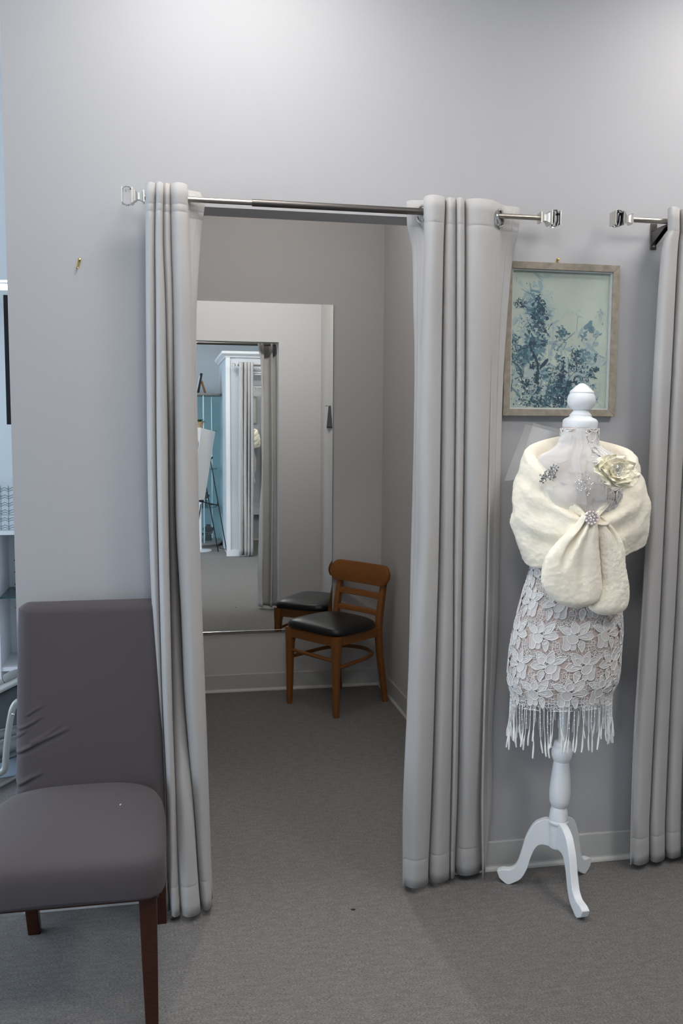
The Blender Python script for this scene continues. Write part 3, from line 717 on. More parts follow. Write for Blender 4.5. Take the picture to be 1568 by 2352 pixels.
LZ([(.001, .140), (.020, .141), (.026, .146), (.027, .152), (.027, .222), (.030, .224), (.0325, .229), (.0325, .234), (.030, .238), (.0305, .242), (.0275, .268), (.024, .279), (.023, .281), (.0265, .284), (.0315, .297), (.0335, .318), (.0335, .338), (.0315, .37), (.0285, .40), (.0255, .425), (.0245, .432),
    (.028, .437), (.0325, .447), (.034, .460), (.0325, .472), (.028, .480), (.029, .4815), (.0285, .485), (.0275, .486), (.0275, .490), (.025, .497), (.022, .4985), (.016, .4985)], 'column', MT['wplastic'])
def form_leg(foot):
    f = Vector(foot); c_ = Vector((AXB+.0257*.19, AXY, 0)); d = Vector((f.x-c_.x, f.y-c_.y, 0)); L = d.length; d.normalize(); nr = Vector((-d.y, d.x, 0))
    topc = [(.024, .236), (.05, .235), (.085, .215), (.112, .17), (.128, .115), (.143, .073), (.165, .052), (.196, .048), (.214, .040)]
    botc = [(.024, .148), (.055, .150), (.075, .138), (.092, .104), (.105, .062), (.125, .026), (.150, .009), (.175, .0), (.205, .018)]
    s_ = L/.20
    T = cr([(a*s_ if a > .03 else a, z) for a, z in topc], 6); B = cr([(a*s_ if a > .03 else a, z) for a, z in botc], 6); rs = []
    for (a, z), (a2, z2) in zip(T, B):
        w = .0125
        rs.append([c_+d*a+nr*w+Vector((0, 0, z)), c_+d*a-nr*w+Vector((0, 0, z)), c_+d*a2-nr*w+Vector((0, 0, z2)), c_+d*a2+nr*w+Vector((0, 0, z2))])
    m = MB(); m.rings(rs); m.build('leg', MT['wplastic'], form, angle=30, bevel=.003)
form_leg((1.236, -.362, 0)); form_leg((1.075, -.085, 0)); form_leg((1.392, -.060, 0))

# torso section: centre offset, half width, half depth
BT = [(.655, -.014, .165, .098), (.70, -.010, .183, .105), (.78, -.008, .184, .106), (.86, -.004, .181, .106), (.93, .000, .168, .102), (1.0, .000, .152, .095), (1.08, .000, .134, .086), (1.13, 0, .127, .083),
      (1.20, 0, .140, .092), (1.28, 0, .155, .103), (1.34, 0, .160, .098), (1.385, 0, .152, .086), (1.41, 0, .128, .074), (1.424, 0, .098, .066), (1.436, 0, .075, .060), (1.450, 0, .061, .055), (1.47, 0, .0585, .0535), (1.503, 0, .0575, .0525)]
def BP(th, z, off=0.0):
    cxo, rx, ry = smooth_tab(BT, z); bust = 0
    if 1.16 < z < 1.40:
        g = exp(-((z-1.28)/.05)**2)
        for s_ in (-.55, .55): bust += .022*g*exp(-((th-s_)/.38)**2)
    return Vector((AX(z)+cxo+(rx+off)*sin(th), AXY-(ry+off+bust)*cos(th), z))
zs = [.655+(1.503-.655)*i/90 for i in range(91)]
m = MB(); m.rings([[BP(2*pi*j/72, z, -.006) for j in range(72)] for z in zs]); m.build('torso', MT['nude'], form, angle=180)

# ------------------------------------------------------------------ lace dress on the form
dr = thing('lace_dress', (AX(.65), AXY, .64), 'white floral lace dress with a fringed hem on the dress form', 'dress')
m = MB(); m.rings([[BP(2*pi*j/72, z, -.003) for j in range(72)] for z in zs], cap=False); m.build('dress_lining', MT['nude'], dr, angle=180)
mot = dict(fill=[], line=[])
def ell(cx, cy, a, b, rot, n=14):
    return [(cx+a*cos(2*pi*k/n)*cos(rot)-b*sin(2*pi*k/n)*sin(rot), cy+a*cos(2*pi*k/n)*sin(rot)+b*sin(2*pi*k/n)*cos(rot)) for k in range(n)]
rel = lambda P: [((x-665)/100, (y-345)/100) for x, y in P]
closed_shapes = [
 rel([(625, 215), (640, 150), (655, 108), (690, 130), (735, 190), (725, 260), (660, 270)]),
 rel([(735, 185), (790, 145), (862, 123), (866, 200), (825, 270), (760, 280)]),
 rel([(830, 272), (885, 262), (937, 325), (860, 367), (760, 340), (720, 312)]),
 rel([(740, 430), (770, 485), (795, 525), (822, 480), (824, 395), (770, 370)]),
 rel([(650, 420), (715, 415), (718, 478), (682, 492), (648, 472)]),
 rel([(600, 305), (552, 318), (562, 400), (560, 470), (600, 497), (642, 482), (652, 420), (612, 370)]),
 rel([(625, 210), (555, 180), (480, 190), (510, 232), (560, 277), (640, 285)]),
]
inner_shapes = [ell(.20, -1.2, .42, .52, 0), rel([(738, 285), (742, 225), (800, 195), (825, 215), (800, 262)]), rel([(722, 310), (790, 284), (850, 302), (858, 328), (790, 330)]),
 rel([(728, 382), (780, 365), (812, 400), (772, 432), (738, 415)]), rel([(640, 283), (585, 260), (545, 235), (590, 222), (636, 252)])]
oval = ell(0, 0, .78, .60, .62, 18)
def to_surface(x, y, cu, cv, mirror, sc_m, off, Rr=.165):
    u = cu+(-x if mirror else x)*sc_m; z = cv-y*sc_m
    z = min(1.498, max(.628, z)); th = u/Rr
    if z < .66:
        p = BP(th, .66, off); return Vector((p.x, p.y, z))
    return BP(th, z, off)
def lace(name):
    cords = MB(); fills = MB(); nU = 10; sp = 2*pi*.165/nU; S = .0234
    rows = [.678, .762, .858, .955, 1.045, 1.135, 1.225, 1.315, 1.40, 1.475]
    rad = .00085
    for ri, zc in enumerate(rows):
        mirr = ri % 2 == 1; Rr = .165 if zc < 1.35 else (.125 if zc < 1.42 else .0625)
        nU = max(4, round(2*pi*Rr/.1037)); sp = 2*pi*Rr/nU
        for k in range(nU):
            cu = -.030+(k+(.5 if mirr else 0))*sp
            if cu > pi*Rr: cu -= 2*pi*Rr
            th = cu/Rr
            zq = zc+rnd.uniform(-.002, .002)
            def T(P, off): return [to_surface(x, y, cu, zq, mirr, S, off, Rr) for x, y in P]
            back = abs(th) > 1.95
            if back and (k % 1): continue
            for ci, sh in enumerate(closed_shapes+inner_shapes+[oval]):
                C = cr(sh, 3, True)
                pts = T(C, .0022)
                if not back: cords.tube(pts+[pts[0]], rad*(1.15 if ci in (0, 1, 2, 3, 5, 6) or ci == len(closed_shapes+inner_shapes) else .85), 4, cap=False)
                if ci < len(closed_shapes) or ci == len(closed_shapes)+5:
                    f_ = T(C, .0008 if ci < len(closed_shapes) else .0014); c_ = sum(f_, Vector())/len(f_); n = len(f_)
                    fills.add(f_+[c_], [(j, (j+1) % n, n) for j in range(n)])
            if back: continue
            # laddered arcs under the petals
            cen = (-.35, .95)
            for rr in (1.15, 1.62, 2.0):
                A_ = [(cen[0]+rr*cos(a)*1.0, cen[1]+rr*.95*sin(a)) for a in [pi*(1.12-.80*q/12) for q in range(13)]]
                cords.tube(T(A_, .0008), rad*1.0, 3, cap=False)
            for q in range(12):
                a = pi*(1.1-.78*q/11); A_ = [(cen[0]+rr*cos(a), cen[1]+rr*.95*sin(a)) for rr in (.75, 1.2, 1.65, 2.15, 2.4)]
                cords.tube(T(A_, .0006), rad*.75, 3, cap=False)
                if q % 2 == 0:
                    for rr in (1.38, 1.82):
                        p = T([(cen[0]+rr*cos(a+.08), cen[1]+rr*.95*sin(a+.08))], .0012)[0]; cords.sphere(p, .0018, 5, 4)
            # short ties between flowers
            for (x0, y0, x1, y1) in [(2.7, -.2, 3.3, -.3), (2.4, .1, 2.7, .7), (2.0, -2.0, 2.6, -2.3), (1.9, -1.0, 2.6, -.9), (-1.9, -1.5, -2.3, -2.1), (1.5, 1.3, 2.0, 1.9), (1.3, 1.8, 1.6, 2.3), (.6, 1.4, .9, 2.0), (.1, -2.4, .0, -2.9), (2.2, -1.5, 2.9, -1.6), (-1.6, -1.9, -1.3, -2.4), (1.7, .9, 2.5, 1.1), (-.8, -1.7, -1.0, -2.4), (1.2, -2.3, 1.3, -2.8), (2.6, -2.0, 2.4, -1.2), (1.0, 2.2, .3, 2.3)]:
                cords.tube(T([(x0, y0), ((x0+x1)/2, (y0+y1)/2+.05), (x1, y1)], .0008), rad*.85, 3, cap=False)
    # hem netting
    for zz in (.668, .659, .650, .641):
        cords.tube([to_surface(0, 0, .165*(-pi+2*pi*q/90), zz, False, 1, .0008) for q in range(91)], rad*.6, 3, cap=False)
    for q in range(110):
        u = .165*(-pi+2*pi*q/110); cords.tube([to_surface(0, 0, u+.002*sin(q), z, False, 1, .0008) for z in (.68, .66, .638)], rad*.5, 3, cap=False)
    cords.build('lace_cording', MT['lace'], dr, angle=180); fills.build('lace_petals', MT['lacefill'], dr, angle=180)
lace('lace')
# fringe: knotted strands
rf = random.Random(11); NF = 84
for k in range(NF):
    th = 2*pi*k/NF+rf.uniform(-.03, .03); p0 = to_surface(0, 0, th*.165, .640-(.012 if (k % 7) in (0, 1) else 0), False, 1, .001)
    L = rf.uniform(.10, .15)+(.018 if rf.random() < .15 else 0); sx, sy = rf.uniform(-.012, .012), rf.uniform(-.006, .006); pts = []; rr = []; N = 16; ph = rf.uniform(0, 6)
    tl = rf.uniform(.30, .45)
    for i in range(N+1):
        t = i/N; w = .0018*sin(t*9+ph)*t
        pts.append(p0+Vector((sx*t*t+w, sy*t*t+w*.5, -L*t)))
        r = .0010 if t < 1-tl else .0011+.0020*sin(min(1, (t-(1-tl))/tl)*pi*.80)
        rr.append(r)
    g = MB(); g.tube(pts, rr, 6)
    if k % 3 != 1:
        for bi in range(1, 5 if k % 2 else 4): g.sphere(p0+Vector((sx*(bi*.11)**2, 0, -L*bi*.115)), .0019, 6, 5, (1, 1, 1.3))
    g.build('fringe_strand', MT['lace'], dr)

# ------------------------------------------------------------------ plush stole
fs = thing('fur_stole', (AX(1.25), AXY, 1.05), 'ivory plush fur stole wrapped around the shoulders of the dress form', 'stole')
KN = at(1357, 1190, -.305); kx = KN.x-AX(1.22)
#   theta(deg): top z, top half-radius scale handled by rx/ry; bottom z, rx_top, ry_top, rx_mid, ry_mid, rx_bot, ry_bot
def stab(rows): return [(radians(r[0]),)+tuple(r[1:]) for r in rows]
ST = stab([  # th    ztop   zbot   Rtop  Rmid  Rbot
 (-180, 1.478, 1.13, .092, .118, .122),
 (-140, 1.470, 1.12, .118, .140, .135),
 (-112, 1.450, 1.10, .165, .190, .160),
 (-88, 1.425, 1.085, .183, .213, .170),
 (-66, 1.392, 1.072, .185, .206, .176),
 (-48, 1.352, 1.075, .168, .187, .168),
 (-30, 1.305, 1.095, .150, .164, .153),
 (-15, 1.264, 1.140, .138, .146, .142),
 (0, 1.232, 1.190, .132, .136, .133),
 (15, 1.264, 1.150, .136, .146, .142),
 (30, 1.308, 1.115, .146, .166, .155),
 (48, 1.358, 1.100, .162, .190, .172),
 (66, 1.390, 1.112, .182, .214, .196),
 (88, 1.420, 1.128, .200, .236, .246),
 (112, 1.445, 1.135, .185, .215, .225),
 (140, 1.465, 1.125, .128, .155, .160),
 (180, 1.478, 1.13, .092, .118, .122)])
def stole_point(th, s):
    zt, zb, ra, rm, rb = smooth_tab(ST, th)
    # s 0..1 : inside lip -> over the top roll -> down outside -> under hem -> inside
    ROLL_ = .021*(.30+.70*min(1, abs(th)/.5))
    if s < .25:
        a = pi*(s/.25)                          # roll from inner to outer
        r = ra-ROLL_+ROLL_*(-cos(a)); z = zt-ROLL_+ROLL_*sin(a)*1.0
        if s < .02: z -= .03
    elif s < .90:
        q = (s-.25)/.65; z = (zt-ROLL_)+(zb+.012-(zt-ROLL_))*q
        base_ = ra*(1-q)**2+2*(2*rm-.5*(ra+rb))*q*(1-q)+rb*q*q
        f = min(1, abs(th)/1.5); near = (1-f)
        groove = -.022*exp(-((q-.15)/.06)**2)*(.30+.70*near)
        folds = .016*near*min(1, abs(th)/.25)*(sin(q*15+1.2*sin(th*2.2)+(.8 if th > 0 else 0)))
        r = base_+groove+folds*sin(pi*min(1, q*1.15))
        r += .018*noise.noise(Vector((th*1.7, q*2.8, 5.5)))*sin(pi*q)+.008*noise.noise(Vector((th*4, q*6, 1.5)))*sin(pi*q)
    else:
        a = pi*(s-.90)/.10; r = rb-.010+.010*cos(a); z = zb+.012-.012*sin(a)
        if s > .99: r -= .006; z += .03
    off = AX(z)+kx*exp(-(th/.7)**2)*.6
    el = .80+.20*abs(sin(th))**1.5 if abs(th) < pi/2 else .62+.38*abs(sin(th))**1.5
    if abs(th) < pi/2: el = 1.0-.12*sin(th)**2*0
    x = off+r*sin(th)
    ky = 1.0 if abs(th) > pi/2 else 1.0
    dep = r*(.70 if abs(th) < pi/2 else .58) if abs(th) > .9 else r*(.70+.32*(1-abs(th)/.9))
    p = Vector((x, AXY-dep*cos(th), z))
    nz = noise.noise(p*38)*.0012+noise.noise(p*95)*.0014+noise.noise(p*210)*.0009
    d = Vector((sin(th), -cos(th), 0)); return p+d*nz
def build_fur(name, rings, parent, closed=True):
    m = MB(); m.rings(rings, cap=closed, closed=True); return m.build(name, MT['fur'], parent, angle=180)
NT, NS = 260, 130
rings = []
for i in range(NS+1):
    s = i/NS; rings.append([stole_point(-pi+2*pi*j/NT, s) for j in range(NT)])
build_fur('stole_wrap', rings, fs, False)
def tail(name, rows, Y0, dep, crease, seed):
    rows = [(at(1350, y, Y0).z, l, r) for y, l, r in rows]; rows.sort(); rs = []; n = 110
    z0, z1 = rows[0][0], rows[-1][0]; N = 90
    for i in range(N+1):
        z = z0+(z1-z0)*(i/N); l, r = smooth_tab(rows, z); t = i/N
        xl, xr = xat(l, Y0, z), xat(r, Y0, z); cx, hw = (xl+xr)/2, (xr-xl)/2
        hd = dep*min(1, sqrt(max(0, 1-(1-min(1, t/.16))**2))+.12)*(1 if t < .8 else 1-.3*(t-.8)/.2); R = []
        for j in range(n):
            a = 2*pi*j/n; x = cx+hw*sin(a); u = sin(a); y = -cos(a)
            yy = Y0+hd*y*(abs(y)**-.25 if abs(y) > 1e-3 else 1)
            if y < 0:
                for (cu, w, dp, t0) in crease:
                    if t > t0: yy += dp*exp(-((u-cu)/w)**2)*min(1, (t-t0)/.3)
            p = Vector((x, yy, z)); d = Vector((sin(a), -cos(a), 0))
            R.append(p+d*(noise.noise(Vector((p.x*40+seed, p.y*40, p.z*16)))*.0020+noise.noise(p*100)*.0014+noise.noise(p*210)*.0009))
        rs.append(R)
    build_fur(name, rs, fs)
tail('stole_tail', [(1180, 1340, 1362), (1200, 1325, 1368), (1220, 1305, 1371), (1240, 1283, 1373), (1272, 1257, 1375), (1310, 1244, 1378), (1345, 1247, 1381), (1370, 1265, 1377), (1384, 1285, 1366), (1394, 1308, 1344)], -.303, .026, [(-.34, .13, .026, .40), (.28, .2, .008, .1)], 21)
tail('stole_tail', [(1186, 1358, 1382), (1205, 1362, 1400), (1225, 1370, 1416), (1260, 1374, 1431), (1300, 1377, 1434), (1340, 1378, 1441), (1370, 1366, 1443), (1395, 1352, 1438), (1408, 1366, 1425), (1414, 1383, 1410)], -.285, .026, [(.30, .14, .016, .6)], 23)

# ------------------------------------------------------------------ tulle, brooches and flower pinned to the stole
def sheet(outline, name, m_, Yf, root, nu=26, nv=26, thick=0):
    """outline: 4 photo corners (tl, tr, br, bl), draped sheet at depth Yf(u, v)"""
    tl, tr, br, bl = outline; R = []
    for i in range(nv+1):
        v = i/nv; row = []
        for j in range(nu+1):
            u = j/nu; px = (tl[0]*(1-u)+tr[0]*u)*(1-v)+(bl[0]*(1-u)+br[0]*u)*v; py = (tl[1]*(1-u)+tr[1]*u)*(1-v)+(bl[1]*(1-u)+br[1]*u)*v
            row.append(at(px, py, Yf(u, v)))
        R.append(row)
    mm = MB(); mm.rings(R, cap=False, closed=False); return mm.build(name, m_, root, angle=180)
tu = thing('tulle_veil', (1.12, -.15, 1.33), 'sheer ivory tulle veil tucked inside the stole over the left shoulder and chest', 'veil')
sheet([(1207, 974), (1300, 1000), (1290, 1090), (1157, 1105)], 'veil_layer', MT['tulle_thin'], lambda u, v: -.075+.012*sin(u*7+v*2), tu)
sheet([(1224, 972), (1305, 990), (1310, 1060), (1200, 1050)], 'veil_layer', MT['tulle_thin'], lambda u, v: -.060+.010*sin(u*6+1), tu)
def drape(name, m_, corners, off, fr_, nu=36, nv=36):
    """sheer layer lying on the body: corners are (theta, z)"""
    tl, tr, br, bl = corners; R = []
    for i in range(nv+1):
        v = i/nv; row = []
        for j in range(nu+1):
            u = j/nu
            th = (tl[0]*(1-u)+tr[0]*u)*(1-v)+(bl[0]*(1-u)+br[0]*u)*v; z = (tl[1]*(1-u)+tr[1]*u)*(1-v)+(bl[1]*(1-u)+br[1]*u)*v
            o = off+.004*sin(u*fr_+v*3)*v+.010*exp(-((z-1.44)/.03)**2)
            row.append(BP(th, z, o))
        R.append(row)
    mm = MB(); mm.rings(R, cap=False, closed=False); return mm.build(name, m_, tu, angle=180)
drape('veil_layer', MT['tulle'], [(-1.45, 1.470), (-.18, 1.500), (.30, 1.25), (-1.30, 1.23)], .009, 14)
drape('veil_layer', MT['tulle_thin'], [(-.62, 1.505), (.02, 1.485), (.48, 1.27), (-.10, 1.24)], .016, 9)
drape('veil_layer', MT['tulle_thin'], [(-1.2, 1.49), (-.35, 1.50), (-.15, 1.27), (-1.15, 1.30)], .020, 11)

def gem(m, c_, r, d):                        # small faceted stone facing d
    m.lathe([(r*.25, -r*.6), (r*.95, -r*.05), (r, .05*r), (r*.55, r*.5), (.0001, r*.52)], c_, d, 6, random.random())
rb = thing('rhinestone_brooch', tuple(at(1260, 1088, -.262)), 'oblong smoky rhinestone brooch pinned on the tulle at the left of the chest', 'brooch')
pts = []; rg = random.Random(4)
for (cx, cy, rx, ry, n) in [(1272, 1078, 12, 11, 20), (1247, 1098, 10, 11, 18), (1259, 1087, 10, 8, 14), (1268, 1096, 9, 7, 9)]:
    k = 0
    while k < n:
        a, r = rg.uniform(0, 6.28), sqrt(rg.random()); x, y = cx+rx*r*cos(a), cy+ry*r*sin(a)
        if all((x-p[0])**2+(y-p[1])**2 > 9 for p in pts): pts.append((x, y)); k += 1
        else: k += .15
bm_ = MB()
for x, y in pts: bm_.sphere(at(x, y, -.262), .0033, 8, 5, (1, .5, 1))
bm_.build('brooch_setting', MT['gem_dark'], rb)
for x, y in pts:
    g = MB(); gem(g, at(x, y, -.2645), .0029, (rg.uniform(-.3, .3), -1, rg.uniform(-.3, .3))); g.build('rhinestone', MT['gem_dark'] if rg.random() < .35 else MT['gem'], rb, smooth=False)
ap = thing('rhinestone_applique', tuple(at(1342, 1112, -.30)), 'glittering rhinestone patch on the chest under the tulle, above the pearl brooch', 'applique')
g = MB()
for k in range(150):
    x, y = rg.gauss(1342, 11), rg.gauss(1112, 15)
    if abs(x-1342) > 22 or abs(y-1112) > 28: continue
    gem(g, at(x, y, -.283-.010*((y-1085)/50)), rg.uniform(.0009, .0017), (rg.uniform(-.4, .4), -1, rg.uniform(-.4, .4)))
g.build('rhinestone_cluster', MT['gem'], ap, smooth=False)['kind'] = 'stuff'
pc = at(1357, 1189, -.3255)
pb = thing('pearl_brooch', tuple(pc), 'round pearl brooch clasping the front of the fur stole', 'brooch')
g = MB(); g.lathe([(.001, -.004), (.020, -.003), (.0215, 0), (.0195, .0025), (.0135, .003), (.001, .0032)], pc, (0, -1, .08), 28); g.build('brooch_setting', MT['rose'], pb)
for n, R_, r in ((11, .0188, .0036), (6, .0085, .0034)):
    for k in range(n):
        a = 2*pi*k/n+.2; g = MB(); g.sphere(pc+Vector((R_*cos(a), -.0045, R_*sin(a))), r, 12, 8); g.build('pearl', MT['pearl'], pb)
g = MB(); gem(g, pc+Vector((0, -.004, 0)), .0048, (0, -1, 0)); g.build('rhinestone', MT['gem'], pb, smooth=False)
for k in range(14):
    a = 2*pi*k/14; g = MB(); gem(g, pc+Vector((.0136*cos(a), -.003, .0136*sin(a))), .0018, (0, -1, 0)); g.build('rhinestone', MT['gem'], pb, smooth=False)

fc = at(1414, 1084, -.322)
fw = thing('fabric_flower', tuple(fc), 'ivory fabric flower with a sparkling centre pinned on the right shoulder of the stole', 'flower')
axis = Vector((.18, -1, .30)).normalized(); qf = Vector((0, 0, 1)).rotation_difference(axis)
def petal(ang, L, Wd, lift, base, seed, sx=1.0, sz=1.0):
    rp = random.Random(seed); nu, nv = 16, 12; R = []; a1, a2 = rp.uniform(0, 6), rp.uniform(0, 6)
    for i in range(nv+1):
        t = i/nv; row = []
        for j in range(nu+1):
            u = -1+2*j/nu; w = Wd*(.35+.75*sin(pi*min(1, .12+.72*t)))
            rr = base+L*t*(1-.16*u*u*t); x = rr; y = w*u
            z = lift*t*t-.004+.014*u*u*t+.007*t*t*sin(u*4+a1)+.004*t*sin(u*8+a2)
            ca, sa = cos(ang), sin(ang); lx, ly = (x*ca-y*sa), (x*sa+y*ca)
            row.append(fc+Vector((0, 0, 0))+qf @ Vector((lx*sx, ly*sz, z)))
        R.append(row)
    mm = MB(); mm.rings(R, cap=False, closed=False); mm.build('petal', MT['petal'], fw, angle=180, solid=.0006)
for k in range(6): petal(k*pi/3+.25, .058, .036, .004+.004*(k % 2), .004, 40+k, 1.30, .84)
for k in range(5): petal(k*2*pi/5+.7, .043, .030, .016, .003, 60+k, 1.25, .84)
for k in range(4): petal(k*pi/2+.2, .026, .020, .018, .002, 80+k, 1.2, .9)
g = MB()
for k in range(90):
    r = .019*sqrt(rg.random()); a = rg.uniform(0, 6.28); p = fc+qf @ Vector((r*cos(a), r*sin(a), .012+rg.uniform(0, .010))); gem(g, p, rg.uniform(.0009, .0019), qf @ Vector((cos(a)*.5, sin(a)*.5, 1)))
    q0 = fc+qf @ Vector((r*.2*cos(a), r*.2*sin(a), .004)); g.tube([q0, p], .00035, 4)
g.build('flower_centre', MT['gem'], fw, smooth=False)
# ------------------------------------------------------------------ beyond the left end of the wall: bookcase, boxes and salon chair
bk = thing('bookcase', (-.85, 1.98, 0), 'tall white bookcase with glass shelves, glimpsed behind the taupe chair at far left', 'bookcase')
y0, y1 = 1.80, 2.12; xl = xat(2, 1.80, .35); xr = xat(41, 1.8, .8)+.10; zt = at(20, 1219, 1.8).z
m = MB(); m.span((xl-.018, y0, 0), (xl, y1, zt-.02)); m.build('side_panel', MT['white'], bk, smooth=False)
m = MB(); m.span((xr, y0, 0), (xr+.018, y1, zt-.02)); m.build('side_panel', MT['white'], bk, smooth=False)
m = MB(); m.span((xl, y1-.01, 0), (xr, y1, zt-.02)); m.build('back_panel', MT['white'], bk, smooth=False)
m = MB(); m.span((xl-.018, y0-.01, zt-.02), (xr+.018, y1, zt)); m.build('top_panel', MT['white'], bk, smooth=False)
for yy in (1228, 1373):
    z = at(20, yy, 1.8).z; m = MB(); m.span((xl, y0+.01, z-.006), (xr, y1-.01, z)); o = m.build('glass_shelf', MT['glass_edge'], bk, smooth=False)
z = at(20, 1533, 1.8).z; m = MB(); m.span((xl, y0+.005, z-.02), (xr, y1-.01, z)); m.build('shelf', MT['white'], bk, smooth=False)
for px, py in ((33, 1287), (34, 1314), (35, 1342), (36.5, 1396)):
    p = at(px, py, y1-.0105); m = MB(); m.cyl(p, p+Vector((0, -.002, 0)), .0028, n=10); m.build('shelf_pin', MT['black'], bk)

def pbox(za, zb, yb, lab):
    xa, xb = xat(-60, yb, za), xat(70, yb, za)
    r = thing('storage_box', ((xa+xb)/2, yb+.14, za), lab, 'box', 'patterned storage boxes on the bookcase')
    m = MB(); m.span((xa, yb, za), (xb, yb+.27, zb)); m.build('box_body', MT['box'], r, smooth=False, bevel=.003)
    m = MB(); s = .036; nx = int((xb-xa)/s); nz = int((zb-za)/s)
    for i in range(nx):
        for j in range(nz):
            cx = xa+(i+.5)*s+(0 if j % 2 else 0); cz = za+(j+.5)*s
            def ln(x0_, z0_, x1_, z1_): m.tube([(cx+x0_*s, yb-.0006, cz+z0_*s), (cx+(x0_+x1_)/2*s, yb-.0006, cz+(z0_+z1_)/2*s+.0008), (cx+x1_*s, yb-.0006, cz+z1_*s)], .0011, 4)
            ln(0, -.5, 0, -.12); ln(0, .12, 0, .5); ln(-.12, 0, 0, .12); ln(0, .12, .12, 0); ln(.12, 0, 0, -.12); ln(0, -.12, -.12, 0)
            ln(-.12, 0, -.5, .22); ln(.12, 0, .5, .22); ln(0, -.35, -.5, -.1); ln(0, -.35, .5, -.1)
    m.build('box_pattern', MT['boxline'], r)
za = zt; zm = at(20, 1183, 1.83).z; zb_ = at(20, 1105, 1.83).z
pbox(za, zm, 1.83, 'lower grey patterned storage box on top of the white bookcase, at the far left edge')
pbox(zm+.001, zb_, 1.83, 'upper, taller grey patterned storage box stacked on the bookcase, at the far left edge')
# salon recliner, only its right arm side is in view
rc = thing('recliner_chair', (-.98, 1.15, 0), 'grey padded recliner with a flat metal arm loop, half hidden behind the taupe chair', 'recliner')
def AT(px, py, Y): return at(px, py, Y)
Yc = 1.02
m = MB(); L = [(-40, 1600), (-10, 1588), (5, 1578), (16, 1572)]; m.tube([AT(x, y, Yc+.10) for x, y in [(-60, 1600), (-20, 1590), (0, 1580), (15, 1567), (16, 1566)]], [.02, .028, .03, .026, .010], 14)
m.build('head_cushion', MT['grey_cush'], rc)
m = MB(); m.tube([AT(x, y, Yc+.09) for x, y in [(13, 1566), (16, 1562), (28, 1556), (40, 1552), (70, 1545)]], [.012, .026, .028, .028, .02], 14); m.build('head_cushion', MT['grey_cush'], rc)
def slab(px_pts, Ya, Yb, m_, nm, bv=.006):
    m = MB(); A_ = [AT(x, y, Ya) for x, y in px_pts]; m.prism(A_, (0, Yb-Ya, 0)); m.build(nm, m_, rc, smooth=False, bevel=bv)
slab([(-60, 1608), (0, 1583), (33, 1566), (60, 1555), (60, 1566), (33, 1577), (0, 1594), (-60, 1618)], Yc, Yc+.08, MT['tube'], 'arm_rest')
slab([(-60, 1618), (0, 1594), (33, 1577), (60, 1570), (60, 1662), (33, 1667), (0, 1676), (-60, 1690)], Yc+.03, Yc+.05, MT['grey_sling'], 'side_panel')
m = MB(); m.tube([AT(x, y, Yc+.06) for x, y in [(-60, 1700), (0, 1688), (33, 1678), (60, 1672)]], .020, 14); m.build('seat_cushion', MT['grey_cush'], rc)
m = MB(); m.tube([AT(x, y, Yc+.10) for x, y in [(-60, 1735), (0, 1722), (33, 1708), (60, 1700)]], .036, 14); m.build('seat_cushion', MT['grey_cush'], rc)
slab([(-60, 1758), (0, 1748), (33, 1734), (60, 1726), (60, 1732), (33, 1740), (0, 1754), (-60, 1766)], Yc+.02, Yc+.40, MT['grey_sling'], 'seat_frame')
lp = [(60, 1604), (40, 1612), (30, 1626), (25, 1645), (20, 1675), (15.5, 1715), (13, 1745), (11.5, 1762), (6, 1772), (-6, 1778), (-40, 1786)]
m = MB(); pts = [AT(x, y, Yc-.03) for x, y in cr(lp, 5)]; m.tube(pts, .0085, 10, flat=1.6); m.build('arm_loop', MT['tube'], rc)
p = AT(30, 1641, Yc-.045); m = MB(); m.sphere(p, .006, 12, 8, (1, .6, 1)); m.build('rivet', MT['chrome'], rc)
a, b2 = fl(-60, 1843), fl(60, 1777); m = MB(); m.tube([a+Vector((0, 0, .008)), b2+Vector((0, 0, .008))], .0075, 12); m.build('floor_bar', MT['tube'], rc)
dc = fl(20, 1785); cx, cy = dc.x-.02, dc.y+.19
m = MB(); m.lathe([(.001, 0), (.24, 0), (.242, .003), (.24, .010), (.20, .016), (.05, .022), (.04, .03), (.001, .03)], (cx-.05, cy+.04, 0), (0, 0, 1), 56); m.build('base_disc', MT['bluebase'], rc)
m = MB(); m.cyl((cx-.05, cy+.04, .02), (cx-.05, cy+.04, AT(0, 1740, cy).z), .032, n=20); m.build('base_column', MT['grey_sling'], rc)
m = MB(); m.box((cx, cy, .05), (.30, .05, .03)); m.build('base_arm', MT['tube'], rc, smooth=False, bevel=.004)
# ------------------------------------------------------------------ ceiling lights and added fill lamps
def ceiling_light(x, y, sx, sy, lab, m_=None, zd=0.0):
    r = thing('ceiling_light', (x, y, CEIL), lab, 'ceiling light', 'recessed ceiling lights')
    m = MB(); t = .02
    for a in ((x-sx/2, y-sy/2, x+sx/2, y-sy/2+t), (x-sx/2, y+sy/2-t, x+sx/2, y+sy/2), (x-sx/2, y-sy/2+t, x-sx/2+t, y+sy/2-t), (x+sx/2-t, y-sy/2+t, x+sx/2, y+sy/2-t)):
        m.span((a[0], a[1], CEIL-.012), (a[2], a[3], CEIL-.001))
    m.build('light_frame', MT['white'], r, smooth=False)
    m = MB(); m.span((x-sx/2+t, y-sy/2+t, CEIL-.006), (x+sx/2-t, y+sy/2-t, CEIL-.002)); m.build('diffuser', m_ or MT['lamp'], r, smooth=False)
    return r
ceiling_light(.20, NEAR_Y, .60, .60, 'square ceiling light panel above the doorway curtain')
ceiling_light(1.95, NEAR_Y, .60, .60, 'square ceiling light panel above the right hand curtain')
ceiling_light(.20, REAR_Y, .60, .60, 'unseen square fill light panel added on the ceiling near the camera', MT['fill_rear'])  # added out of view to brighten the floor and chair seat
